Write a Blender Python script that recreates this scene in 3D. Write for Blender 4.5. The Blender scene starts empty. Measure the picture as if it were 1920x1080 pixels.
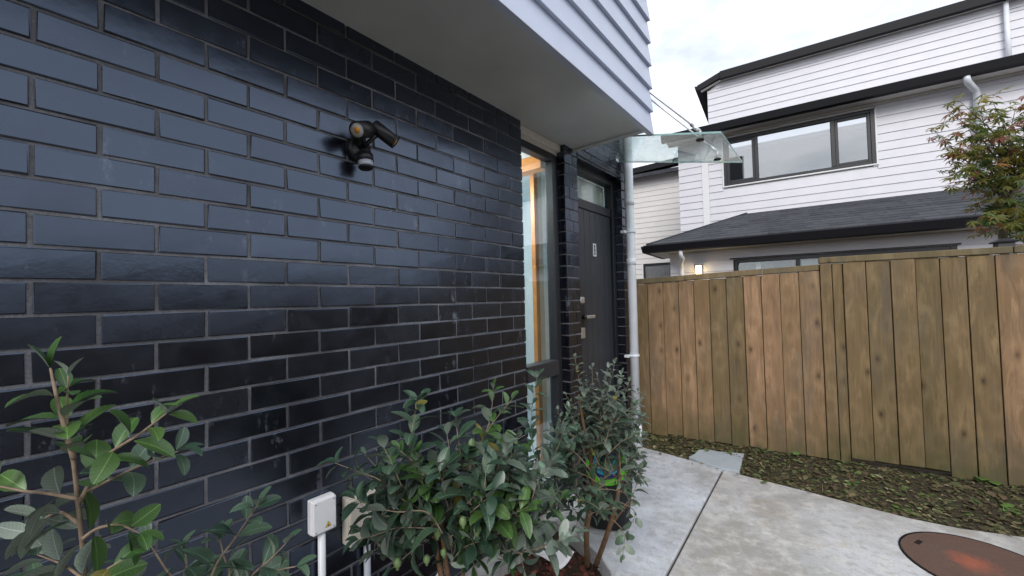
import bpy, bmesh, math, random
from mathutils import Vector, Matrix
random.seed(11)
rnd = random.random
def U(a, b): return a + (b - a) * rnd()
SC = bpy.context.scene
COL = SC.collection

# ------------------------------------------------------------------ camera
FPX = 763.17
YAW, PITCH, ROLL = 0.6713, 0.0303, -0.0231
CAM = Vector((1.5524, -0.0453, 1.3855))
_f = Vector((-math.sin(YAW) * math.cos(PITCH), math.cos(YAW) * math.cos(PITCH), math.sin(PITCH)))
_r0 = Vector((math.cos(YAW), math.sin(YAW), 0)); _u0 = _r0.cross(_f)
_r = _r0 * math.cos(ROLL) + _u0 * math.sin(ROLL)
_u = -_r0 * math.sin(ROLL) + _u0 * math.cos(ROLL)
cd = bpy.data.cameras.new('camera'); co = bpy.data.objects.new('camera', cd); COL.objects.link(co)
cd.sensor_width = 36.0; cd.lens = FPX / 1920 * 36.0; cd.clip_end = 2000; cd.clip_start = 0.02
M = Matrix((( _r.x, _u.x, -_f.x, CAM.x), (_r.y, _u.y, -_f.y, CAM.y), (_r.z, _u.z, -_f.z, CAM.z), (0, 0, 0, 1)))
co.matrix_world = M
SC.camera = co
def ray(x, y): return _f + _r * ((x - 960) / FPX) + _u * ((540 - y) / FPX)
def at(x, y, d): return CAM + ray(x, y) * d            # d = metres along the view axis
def onX(x, y, X): v = ray(x, y); return CAM + v * ((X - CAM.x) / v.x)
def onZ(x, y, Z): v = ray(x, y); return CAM + v * ((Z - CAM.z) / v.z)
def onP(x, y, Y0, b): v = ray(x, y); return CAM + v * ((Y0 + b * CAM.x - CAM.y) / (v.y - b * v.x))

# ------------------------------------------------------------------ world, sun, exposure
SUN_EL, SUN_AZ = math.radians(36), math.radians(158)    # azimuth measured from +Y towards +X
w = bpy.data.worlds.new('World'); SC.world = w; w.use_nodes = True
nt = w.node_tree; nt.nodes.clear()
out = nt.nodes.new('ShaderNodeOutputWorld'); bg = nt.nodes.new('ShaderNodeBackground')
sky = nt.nodes.new('ShaderNodeTexSky'); sky.sky_type = 'NISHITA'; sky.sun_disc = False
sky.sun_elevation = SUN_EL; sky.sun_rotation = SUN_AZ; sky.altitude = 20; sky.air_density = 1.0; sky.dust_density = 2.0
tc = nt.nodes.new('ShaderNodeTexCoord')
nz = nt.nodes.new('ShaderNodeTexNoise'); nz.inputs['Scale'].default_value = 3.2; nz.inputs['Detail'].default_value = 7; nz.inputs['Roughness'].default_value = 0.55
mp = nt.nodes.new('ShaderNodeMapping'); mp.inputs['Scale'].default_value = (1, 1, 2.2); mp.inputs['Location'].default_value = (0.3, 0.9, 0.15)
nt.links.new(tc.outputs['Generated'], mp.inputs['Vector']); nt.links.new(mp.outputs[0], nz.inputs['Vector'])
cr = nt.nodes.new('ShaderNodeValToRGB')
cr.color_ramp.elements[0].position = 0.34; cr.color_ramp.elements[0].color = (7.0, 7.6, 8.6, 1)
cr.color_ramp.elements[1].position = 0.56; cr.color_ramp.elements[1].color = (12.2, 12.6, 13.4, 1)
e = cr.color_ramp.elements.new(0.45); e.color = (9.6, 10.2, 11.2, 1)
nt.links.new(nz.outputs['Fac'], cr.inputs['Fac'])
mx = nt.nodes.new('ShaderNodeMix'); mx.data_type = 'RGBA'; mx.inputs['Factor'].default_value = 0.92
nt.links.new(sky.outputs[0], mx.inputs['A']); nt.links.new(cr.outputs[0], mx.inputs['B'])
nt.links.new(mx.outputs['Result'], bg.inputs['Color']); bg.inputs['Strength'].default_value = 0.1
nt.links.new(bg.outputs[0], out.inputs['Surface'])
sl = bpy.data.lights.new('sun', 'SUN'); sl.energy = 1.5; sl.angle = math.radians(28); sl.color = (1.0, 0.965, 0.92)
so = bpy.data.objects.new('sun', sl); COL.objects.link(so)
sd = Vector((math.sin(SUN_AZ) * math.cos(SUN_EL), math.cos(SUN_AZ) * math.cos(SUN_EL), math.sin(SUN_EL)))
so.rotation_euler = sd.to_track_quat('Z', 'Y').to_euler(); so.location = (3, -3, 9)
vs = SC.view_settings; vs.view_transform = 'Standard'; vs.look = 'None'; vs.exposure = 0.35; vs.gamma = 1.0; vs.use_curve_mapping = False
SC.render.engine = 'CYCLES'
SC.cycles.use_denoising = True; SC.cycles.max_bounces = 8; SC.cycles.transparent_max_bounces = 24
SC.cycles.caustics_reflective = False; SC.cycles.caustics_refractive = False

# ------------------------------------------------------------------ material helpers
class NB:
    def __init__(s, name):
        s.m = bpy.data.materials.new(name); s.m.use_nodes = True; s.t = s.m.node_tree; s.t.nodes.clear()
        s.out = s.n('OutputMaterial'); s.p = s.n('BsdfPrincipled'); s.l(s.p.outputs[0], s.out.inputs[0])
    def n(s, ty, **kw):
        x = s.t.nodes.new('ShaderNode' + ty)
        for k, v in kw.items(): setattr(x, k, v)
        return x
    def l(s, a, b): s.t.links.new(a, b)
    def obj(s, scale=(1, 1, 1), loc=None, world=False):
        c = s.n('NewGeometry').outputs['Position'] if world else s.n('TexCoord').outputs['Object']
        m = s.n('Mapping'); m.inputs['Scale'].default_value = scale
        if loc is not None: m.inputs['Location'].default_value = loc
        s.l(c, m.inputs['Vector']); s.map = m
        return m.outputs[0]
    def rndoff(s, v, amt=40.0):
        oi = s.n('ObjectInfo'); mu = s.n('Math', operation='MULTIPLY'); mu.inputs[1].default_value = amt
        s.l(oi.outputs['Random'], mu.inputs[0]); a = s.n('VectorMath', operation='ADD')
        s.l(v, a.inputs[0]); s.l(mu.outputs[0], a.inputs[1]); return a.outputs[0]
    def noise(s, v, sc, det=4, rough=0.55, dist=0.0):
        x = s.n('TexNoise'); x.inputs['Scale'].default_value = sc; x.inputs['Detail'].default_value = det
        x.inputs['Roughness'].default_value = rough; x.inputs['Distortion'].default_value = dist
        s.l(v, x.inputs['Vector']); return x.outputs['Fac']
    def ramp(s, f, stops):
        r = s.n('ValToRGB'); el = r.color_ramp.elements
        while len(el) < len(stops): el.new(0.5)
        for e, (p, c) in zip(el, stops):
            e.position = p; e.color = (c, c, c, 1) if not isinstance(c, tuple) else (*c, 1)
        s.l(f, r.inputs['Fac']); return r.outputs[0]
    def mix(s, f, a, b, mode='MIX'):
        x = s.n('Mix'); x.data_type = 'RGBA'; x.blend_type = mode
        for k, v in (('Factor', f), ('A', a), ('B', b)):
            if isinstance(v, (int, float)): x.inputs[k].default_value = v if k == 'Factor' else (v, v, v, 1)
            elif isinstance(v, tuple): x.inputs[k].default_value = (*v, 1)
            else: s.l(v, x.inputs[k])
        return x.outputs['Result']
    def set(s, col=None, rough=None, metal=None, spec=None, bump=None, bstr=0.3, bdist=0.01, **kw):
        for k, v in (('Base Color', col), ('Roughness', rough), ('Metallic', metal), ('Specular IOR Level', spec)):
            if v is None: continue
            if isinstance(v, tuple): s.p.inputs[k].default_value = (*v, 1)
            elif isinstance(v, (int, float)): s.p.inputs[k].default_value = v
            else: s.l(v, s.p.inputs[k])
        for k, v in kw.items(): s.p.inputs[k.replace('_', ' ')].default_value = v
        if bump is not None:
            b = s.n('Bump'); b.inputs['Strength'].default_value = bstr; b.inputs['Distance'].default_value = bdist
            s.l(bump, b.inputs['Height']); s.l(b.outputs[0], s.p.inputs['Normal'])
        return s.m

def plain(name, col, rough=0.5, metal=0.0, var=0.12, bump=0.15, sc=30):
    b = NB(name); v = b.obj(); n = b.noise(v, sc, 3)
    c = b.mix(1.0, b.ramp(n, [(0.3, 1 - var), (0.7, 1 + var * .3)]), col, 'MULTIPLY')
    return b.set(c, rough, metal, bump=n, bstr=bump, bdist=0.003)

MT = {}
# glazed dark brick, sheen differs from brick to brick
b = NB('glazed_brick'); v = b.rndoff(b.obj()); oi = b.n('ObjectInfo')
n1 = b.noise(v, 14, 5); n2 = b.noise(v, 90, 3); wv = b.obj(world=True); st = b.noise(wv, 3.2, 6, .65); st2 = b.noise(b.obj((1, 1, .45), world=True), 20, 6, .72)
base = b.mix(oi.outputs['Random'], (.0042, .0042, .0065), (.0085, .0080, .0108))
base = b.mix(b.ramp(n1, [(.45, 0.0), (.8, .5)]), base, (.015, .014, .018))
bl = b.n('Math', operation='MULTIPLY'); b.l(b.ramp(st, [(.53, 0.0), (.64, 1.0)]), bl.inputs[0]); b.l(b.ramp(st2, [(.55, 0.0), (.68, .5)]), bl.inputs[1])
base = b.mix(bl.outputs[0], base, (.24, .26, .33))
rr = b.n('Math', operation='MULTIPLY_ADD'); b.l(oi.outputs['Random'], rr.inputs[0]); rr.inputs[1].default_value = .11; b.l(b.ramp(n1, [(.3, .15), (.75, .23)]), rr.inputs[2])
rb = b.n('Math', operation='MULTIPLY_ADD'); b.l(bl.outputs[0], rb.inputs[0]); rb.inputs[1].default_value = .15; b.l(rr.outputs[0], rb.inputs[2])
h = b.n('Math', operation='MULTIPLY_ADD'); b.l(n2, h.inputs[0]); h.inputs[1].default_value = .25; b.l(n1, h.inputs[2])
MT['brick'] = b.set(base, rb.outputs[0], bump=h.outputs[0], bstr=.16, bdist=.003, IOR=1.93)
MT['brick'].node_tree.nodes['Principled BSDF'].inputs['Specular Tint'].default_value = (.58, .73, 1.0, 1)
# mortar
b = NB('mortar'); v = b.obj(world=True); n1 = b.ramp(b.noise(v, 3.5, 6, .65), [(.38, 0.0), (.66, 1.0)]); n2 = b.noise(v, 160, 3)
c = b.mix(n1, (.088, .088, .098), (.225, .235, .262)); c = b.mix(b.ramp(n2, [(.4, 0.0), (.7, .5)]), c, (.085, .082, .085))
MT['mortar'] = b.set(c, .9, bump=n2, bstr=.8, bdist=.004)
# painted weatherboard
def boardmat(name, c1, c2):
    b = NB(name); v = b.rndoff(b.obj((1, 1, 1))); n = b.noise(v, 5, 5); w_ = b.noise(b.obj((.6, 40, 40)), 6, 4); d = b.noise(b.obj(world=True), 1.1, 5)
    c = b.mix(b.ramp(n, [(.35, 0.0), (.75, 1.0)]), c1, c2); c = b.mix(b.ramp(d, [(.5, 0.0), (.8, .16)]), c, (.45, .45, .43))
    return b.set(c, .42, bump=w_, bstr=.10, bdist=.003)
MT['board'] = boardmat('white_weatherboard_paint', (.66, .65, .70), (.61, .605, .66))
MT['board_cream'] = boardmat('cream_weatherboard_paint', (.67, .64, .62), (.62, .59, .57))
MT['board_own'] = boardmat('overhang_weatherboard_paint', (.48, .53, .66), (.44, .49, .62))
MT['white'] = plain('white_trim_paint', (.76, .76, .77), .4, var=.06)
MT['cream'] = plain('cream_soffit_paint', (.76, .74, .69), .6, var=.08)
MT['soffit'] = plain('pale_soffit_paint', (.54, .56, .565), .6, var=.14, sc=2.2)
MT['gutter'] = plain('black_gutter', (.0065, .0065, .010), .55, var=.2); MT['gutter'].node_tree.nodes['Principled BSDF'].inputs['Specular IOR Level'].default_value = .22
MT['frame'] = plain('black_aluminium', (.014, .015, .020), .38, var=.15)
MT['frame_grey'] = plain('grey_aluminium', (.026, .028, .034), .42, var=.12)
MT['pipe'] = plain('white_plastic_pipe', (.78, .81, .86), .32, var=.10, sc=8)
MT['plastic'] = plain('white_plastic_box', (.84, .85, .88), .35, var=.06, sc=12)
MT['beige'] = plain('beige_plastic_box', (.52, .49, .43), .5, var=.12, sc=10)
MT['greyplastic'] = plain('grey_conduit', (.40, .43, .50), .45, var=.12)
MT['black'] = plain('black_plastic', (.007, .007, .009), .42, var=.2)
MT['chrome'] = plain('brushed_steel', (.72, .72, .73), .42, metal=1.0, var=.1)
MT['plate'] = plain('plate_white', (.75, .80, .84), .4, var=.05)
MT['ink'] = plain('plate_ink', (.02, .03, .05), .5)
MT['yellow'] = plain('warning_yellow', (.80, .55, .02), .5)
MT['bagblack'] = plain('black_bag_fabric', (.010, .010, .012), .55, var=.3, bump=.5, sc=60)
MT['green'] = plain('lime_print', (.16, .72, .03), .45, var=.05)
MT['cyan'] = plain('cyan_print', (.03, .52, .80), .45, var=.05)
MT['navy'] = plain('navy_print', (.01, .03, .16), .45, var=.05)
MT['plaster'] = plain('interior_plaster', (.66, .76, .82), .7, var=.05)
MT['oak'] = plain('oak_post', (.60, .235, .045), .45, var=.3, sc=9)
MT['creamtrim'] = plain('cream_architrave', (.76, .68, .56), .5, var=.08)
# door paint
MT['door'] = plain('charcoal_door_paint', (.030, .034, .042), .40, var=.15, sc=14)
# glass: clear pane with mirror reflection
def glassmat(name, tint, ior=1.5, boost=1.0, rough=0.0, dirt=0.0):
    b = NB(name); b.t.nodes.remove(b.p)
    tr = b.n('BsdfTransparent'); tr.inputs[0].default_value = (*tint, 1)
    gl = b.n('BsdfGlossy'); gl.inputs['Roughness'].default_value = rough; gl.inputs['Color'].default_value = (1, 1, 1, 1)
    lw0 = b.n('LayerWeight'); lw0.inputs['Blend'].default_value = .5; f0 = boost * ((ior - 1) / (ior + 1)) ** 2
    pw = b.n('Math', operation='POWER'); b.l(lw0.outputs['Facing'], pw.inputs[0]); pw.inputs[1].default_value = 5.0
    mu = b.n('Math', operation='MULTIPLY_ADD'); b.l(pw.outputs[0], mu.inputs[0]); mu.inputs[1].default_value = 1 - f0; mu.inputs[2].default_value = f0; mu.use_clamp = True
    ms = b.n('MixShader'); b.l(mu.outputs[0], ms.inputs[0]); b.l(tr.outputs[0], ms.inputs[1]); b.l(gl.outputs[0], ms.inputs[2])
    res = ms.outputs[0]
    if dirt:
        df = b.n('BsdfDiffuse'); df.inputs[0].default_value = (.72, .84, .84, 1)
        n = b.noise(b.obj(world=True), 34, 4, .6); f = b.ramp(n, [(.45, dirt * .25), (.62, dirt * .4), (.70, dirt)])
        m2 = b.n('MixShader'); b.l(f, m2.inputs[0]); b.l(res, m2.inputs[1]); b.l(df.outputs[0], m2.inputs[2]); res = m2.outputs[0]
    b.l(res, b.out.inputs[0]); return b.m
MT['glass'] = glassmat('window_glass', (.90, .96, .97), 1.55, 2.3)
MT['glass_far'] = glassmat('neighbour_window_glass', (.60, .63, .66), 1.6, 5.0)
MT['canopy'] = glassmat('canopy_glass', (.93, .985, .975), 1.5, 1.0, dirt=.30)
MT['canopy_edge'] = plain('green_glass_edge', (.30, .48, .47), .15)
# shingles
b = NB('asphalt_shingle'); v = b.obj(); br = b.n('TexBrick'); br.offset = .37; br.inputs['Scale'].default_value = 1.0
br.inputs['Brick Width'].default_value = .30; br.inputs['Row Height'].default_value = .14; br.inputs['Mortar Size'].default_value = .004
br.inputs['Color1'].default_value = (.020, .022, .030, 1); br.inputs['Color2'].default_value = (.050, .053, .064, 1); br.inputs['Mortar'].default_value = (.015, .015, .018, 1)
b.l(v, br.inputs['Vector']); n = b.noise(v, 9, 5, .7); c = b.mix(b.ramp(n, [(.4, 0.0), (.75, .6)]), br.outputs['Color'], (.075, .078, .09))
g = b.noise(v, 220, 2); MT['shingle'] = b.set(c, .85, bump=g, bstr=.6, bdist=.004)
# rough sawn fence timber
def timber(name, dark, light, green):
    b = NB(name); v0 = b.obj(); oi = b.n('ObjectInfo'); v = b.rndoff(v0, 60)
    def sc(s): m = b.n('Mapping'); m.inputs['Scale'].default_value = s; b.l(v, m.inputs['Vector']); return m.outputs[0]
    gr = b.noise(sc((26, 26, 1.3)), 3.0, 6, .6, .6); big = b.noise(sc((5, 5, 1.6)), 1.5, 4); saw = b.noise(sc((3, 3, 130)), 1.0, 2)
    vo = b.n('TexVoronoi', voronoi_dimensions='2D'); vo.inputs['Scale'].default_value = 1.0; vo.inputs['Randomness'].default_value = 1.0
    sx_ = b.n('SeparateXYZ'); b.l(sc((6.0, 1, 3.2)), sx_.inputs[0]); cx_n = b.n('CombineXYZ'); b.l(sx_.outputs['X'], cx_n.inputs['X']); b.l(sx_.outputs['Z'], cx_n.inputs['Y']); b.l(cx_n.outputs[0], vo.inputs['Vector'])
    cs = b.n('SeparateColor'); b.l(vo.outputs['Color'], cs.inputs[0]); km = b.n('Math', operation='MULTIPLY'); b.l(b.ramp(vo.outputs['Distance'], [(.03, .85), (.055, .5), (.13, 0.0)]), km.inputs[0]); b.l(b.ramp(cs.outputs[0], [(.74, 0.0), (.92, 1.0)]), km.inputs[1]); knot = km.outputs[0]
    hv = b.n('HueSaturation'); c = b.mix(gr, dark, light); c = b.mix(b.ramp(big, [(.38, 0.0), (.68, .75)]), c, green)
    pa = b.noise(sc((9, 9, 1.5)), 1.5, 5, .68, .5); c = b.mix(b.ramp(pa, [(.52, 0.0), (.68, .55)]), c, tuple(min(1, x * 1.25) for x in light)); c = b.mix(b.ramp(pa, [(.28, .5), (.42, 0.0)]), c, tuple(x * .75 for x in dark))
    lm = b.n('Math', operation='MULTIPLY'); b.l(b.ramp(vo.outputs['Distance'], [(.12, 0.0), (.24, .38), (.48, 0.0)]), lm.inputs[0]); b.l(pa, lm.inputs[1]); c = b.mix(lm.outputs[0], c, tuple(min(1, x * 1.3) for x in light)); c = b.mix(knot, c, (.045, .028, .014))
    vv = b.n('Math', operation='MULTIPLY_ADD'); b.l(oi.outputs['Random'], vv.inputs[0]); vv.inputs[1].default_value = .72; vv.inputs[2].default_value = .66
    hh = b.n('Math', operation='MULTIPLY_ADD'); b.l(oi.outputs['Random'], hh.inputs[0]); hh.inputs[1].default_value = -.030; hh.inputs[2].default_value = .507
    b.l(c, hv.inputs['Color']); b.l(vv.outputs[0], hv.inputs['Value']); b.l(hh.outputs[0], hv.inputs['Hue']); c = hv.outputs[0]
    gs = b.noise(sc((3.2, 3.2, .9)), 1.3, 5, .65); c = b.mix(b.ramp(gs, [(.50, 0.0), (.68, .55)]), c, (.105, .092, .075))
    # algae growing up from the wet foot of each board, ragged
    wz = b.n('SeparateXYZ'); wp = b.n('NewGeometry'); b.l(wp.outputs['Position'], wz.inputs[0])
    ng = b.noise(wp.outputs['Position'], 9, 5, .6); ad = b.n('Math', operation='MULTIPLY_ADD'); b.l(ng, ad.inputs[0]); ad.inputs[1].default_value = -.5; b.l(wz.outputs['Z'], ad.inputs[2]); ad2 = b.n('Math', operation='ADD'); ad2.inputs[1].default_value = .32; b.l(ad.outputs[0], ad2.inputs[0])
    al = b.ramp(ad2.outputs[0], [(0.0, .7), (.17, .38), (.42, 0.0)]); c = b.mix(al, c, (.055, .066, .020))
    hh2 = b.n('Math', operation='MULTIPLY_ADD'); b.l(saw, hh2.inputs[0]); hh2.inputs[1].default_value = .5; b.l(gr, hh2.inputs[2])
    return b.set(c, .86, bump=hh2.outputs[0], bstr=.45, bdist=.004)
MT['fence'] = timber('sawn_fence_timber', (.080, .052, .024), (.300, .212, .108), (.165, .116, .046))
MT['rail'] = timber('fence_capping_timber', (.12, .088, .042), (.25, .19, .105), (.13, .108, .048))
# concrete
b = NB('path_concrete'); v = b.obj(world=True); n1 = b.noise(v, 1.3, 6, .62, .4); n2 = b.noise(v, 9, 6, .65); n3 = b.noise(v, 120, 3); n4 = b.noise(v, 2.6, 6, .72, .8)
oi = b.n('ObjectInfo'); n5 = b.noise(v, 22, 5, .7, .6)
c = b.mix(b.ramp(n1, [(.36, 0.0), (.62, 1.0)]), (.49, .50, .53), (.29, .28, .265)); c = b.mix(b.ramp(n2, [(.46, 0.0), (.66, .75)]), c, (.56, .555, .55)); c = b.mix(b.ramp(n5, [(.36, .55), (.50, 0.0)]), c, (.27, .26, .25))
c = b.mix(b.ramp(n4, [(.54, 0.0), (.70, .6)]), c, (.32, .255, .18)); c = b.mix(b.ramp(n3, [(.3, .35), (.5, 0.0)]), c, (.24, .23, .215)); c = b.mix(1.0, c, oi.outputs['Color'], 'MULTIPLY')
MT['concrete'] = b.set(c, .82, bump=n3, bstr=.35, bdist=.003)
b = NB('slate_paver'); v = b.obj(world=True); n1 = b.noise(v, 7, 6, .7, 1.2); n2 = b.noise(v, 60, 3)
MT['slate'] = b.set(b.mix(n1, (.30, .35, .40), (.45, .49, .52)), .7, bump=n1, bstr=.6, bdist=.008)
# soil, bark, litter
b = NB('dark_soil'); v = b.obj(world=True); n1 = b.noise(v, 12, 6, .7); n2 = b.noise(v, 70, 4, .7)
c = b.mix(n1, (.022, .016, .011), (.078, .057, .034)); c = b.mix(b.ramp(b.noise(v, 4, 5), [(.48, 0.0), (.66, .7)]), c, (.045, .052, .016))
MT['soil'] = b.set(c, .95, bump=n2, bstr=1.0, bdist=.02)
def flatrand(name, stops, rough=.7):
    b = NB(name); g = b.n('NewGeometry'); c = b.ramp(g.outputs['Random Per Island'], stops)
    n = b.noise(b.obj(world=True), 40, 3); c = b.mix(b.ramp(n, [(.3, .35), (.7, 0.0)]), c, (.02, .02, .01)); return b.set(c, rough)
MT['litter'] = flatrand('leaf_litter', [(0, (.045, .030, .016)), (.25, (.13, .090, .045)), (.45, (.075, .070, .026)), (.62, (.105, .130, .040)), (.76, (.20, .15, .08)), (.82, (.05, .085, .024)), (.93, (.14, .20, .06)), (1, (.36, .31, .19))])
MT['bark'] = flatrand('red_bark_chip', [(0, (.055, .014, .010)), (.4, (.16, .038, .025)), (.7, (.035, .018, .013)), (.9, (.24, .075, .05)), (1, (.30, .24, .17))], .9)
MT['weed'] = flatrand('weed_leaf', [(0, (.05, .11, .025)), (.5, (.085, .17, .035)), (1, (.13, .22, .06))], .5)
# shrub leaves
def leafmat(name, a, c2, rough, veins=True):
    b = NB(name); oi = b.n('ObjectInfo'); v = b.rndoff(b.obj()); n = b.noise(v, 25, 3)
    c = b.mix(oi.outputs['Random'], a, c2); c = b.mix(b.ramp(n, [(.35, .35), (.7, 0.0)]), c, tuple(x * .55 for x in a))
    sy = b.n('SeparateXYZ'); b.l(b.n('TexCoord').outputs['Object'], sy.inputs[0]); ab = b.n('Math', operation='ABSOLUTE'); b.l(sy.outputs['Y'], ab.inputs[0])
    c = b.mix(b.ramp(ab.outputs[0], [(.004, .5), (.016, 0.0)]), c, tuple(min(.6, x * 2.6 + .03) for x in c2))
    vx = b.n('Math', operation='MULTIPLY_ADD'); b.l(ab.outputs[0], vx.inputs[0]); vx.inputs[1].default_value = -.8; b.l(sy.outputs['X'], vx.inputs[2]); vm = b.n('Math', operation='MULTIPLY'); b.l(vx.outputs[0], vm.inputs[0]); vm.inputs[1].default_value = 58.0
    sn = b.n('Math', operation='SINE'); b.l(vm.outputs[0], sn.inputs[0]); c = b.mix(b.ramp(sn.outputs[0], [(.80, 0.0), (1.0, .22)]), c, tuple(min(.6, x * 1.7 + .02) for x in c2))
    wv = b.n('TexWave'); wv.inputs['Scale'].default_value = 1.6; wv.inputs['Distortion'].default_value = 1.0; b.l(b.obj((6, 2, 1)), wv.inputs['Vector'])
    h = b.n('Math', operation='MULTIPLY_ADD'); b.l(n, h.inputs[0]); h.inputs[1].default_value = .6; b.l(wv.outputs['Fac'], h.inputs[2])
    return b.set(c, rough, bump=h.outputs[0], bstr=.08, bdist=.003)
MT['leaf'] = leafmat('shrub_leaf_top', (.026, .062, .038), (.090, .150, .092), .33)
MT['leaf_fresh'] = leafmat('shrub_leaf_top_fresh', (.034, .090, .022), (.078, .150, .038), .34)
MT['leaf_grey'] = leafmat('shrub_leaf_top_grey', (.078, .112, .084), (.150, .192, .150), .48)
MT['leaf_yellow'] = leafmat('shrub_leaf_yellowed', (.16, .15, .03), (.26, .20, .05), .5)
MT['leaf_under'] = leafmat('shrub_leaf_underside', (.16, .21, .17), (.27, .32, .26), .6)
MT['twig'] = plain('pale_twig', (.27, .20, .14), .8, var=.4, sc=60, bump=.5)
MT['stem'] = plain('brown_stem', (.20, .115, .06), .8, var=.4, sc=40, bump=.6)
MT['fruit'] = plain('green_fruit', (.17, .26, .10), .5, var=.2)
MT['maple_bark'] = plain('maple_bark', (.10, .075, .055), .85, var=.4)
def maplemat(name, a, c2):
    b = NB(name); oi = b.n('NewGeometry'); o2 = b.n('ObjectInfo'); ad = b.n('Math', operation='ADD'); b.l(oi.outputs['Random Per Island'], ad.inputs[0]); b.l(o2.outputs['Random'], ad.inputs[1])
    fr = b.n('Math', operation='FRACT'); b.l(ad.outputs[0], fr.inputs[0]); c = b.mix(fr.outputs[0], a, c2)
    b.set(c, .5); tl = b.n('BsdfTranslucent'); b.l(c, tl.inputs[0]); ms = b.n('MixShader'); ms.inputs[0].default_value = .4
    b.l(b.p.outputs[0], ms.inputs[1]); b.l(tl.outputs[0], ms.inputs[2]); b.l(ms.outputs[0], b.out.inputs[0]); return b.m
MT['maple_green'] = maplemat('maple_leaf_green', (.045, .090, .022), (.125, .170, .030))
MT['maple_olive'] = maplemat('maple_leaf_olive', (.12, .14, .025), (.25, .21, .035))
MT['maple_red'] = maplemat('maple_leaf_red', (.22, .060, .045), (.30, .14, .035))
# rusty iron
b = NB('rusty_iron'); v = b.obj(world=True); n1 = b.noise(v, 7, 6, .7); n2 = b.noise(v, 150, 2); ck = b.n('TexChecker'); ck.inputs['Scale'].default_value = 90; b.l(v, ck.inputs['Vector'])
c = b.mix(n1, (.085, .048, .036), (.15, .085, .062)); c = b.mix(b.ramp(b.noise(v, 2.5, 4), [(.5, 0.0), (.7, .6)]), c, (.10, .085, .075)); c = b.mix(b.ramp(n2, [(.35, .5), (.55, 0.0)]), c, (.05, .03, .025))
h = b.n('Math', operation='MULTIPLY_ADD'); b.l(n2, h.inputs[0]); h.inputs[1].default_value = .6; b.l(ck.outputs['Fac'], h.inputs[2])
gp_ = b.n('NewGeometry'); dv = b.n('VectorMath', operation='DISTANCE'); _o = onZ(1822, 1056, 0.0); dv.inputs[1].default_value = (_o.x, _o.y, .005); b.l(gp_.outputs['Position'], dv.inputs[0])
dm = b.n('Math', operation='MULTIPLY_ADD'); b.l(b.noise(v, 24, 5, .7), dm.inputs[0]); dm.inputs[1].default_value = .16; b.l(dv.outputs['Value'], dm.inputs[2])
c = b.mix(b.ramp(dm.outputs[0], [(.11, .85), (.19, 0.0)]), c, b.mix(n1, (.22, .062, .036), (.38, .11, .06)))
MT['rust'] = b.set(c, .8, bump=h.outputs[0], bstr=.5, bdist=.003)
b = NB('orange_marking_paint'); v = b.obj(world=True); n1 = b.noise(v, 40, 4); MT['orange'] = b.set(b.mix(n1, (.30, .075, .035), (.62, .16, .075)), .75)
def emit(name, col, s):
    b = NB(name); b.t.nodes.remove(b.p); e_ = b.n('Emission'); e_.inputs[0].default_value = (*col, 1); e_.inputs[1].default_value = s; b.l(e_.outputs[0], b.out.inputs[0]); return b.m
MT['lampglow'] = emit('lantern_glow', (1.0, .72, .30), 9)
MT['roomlamp'] = emit('ceiling_lamp_glow', (1.0, .86, .66), 8)
MT['led'] = plain('amber_led', (.75, .30, .03), .5)
MT['reflector'] = plain('silver_reflector', (.50, .48, .46), .4, var=.1)

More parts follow.
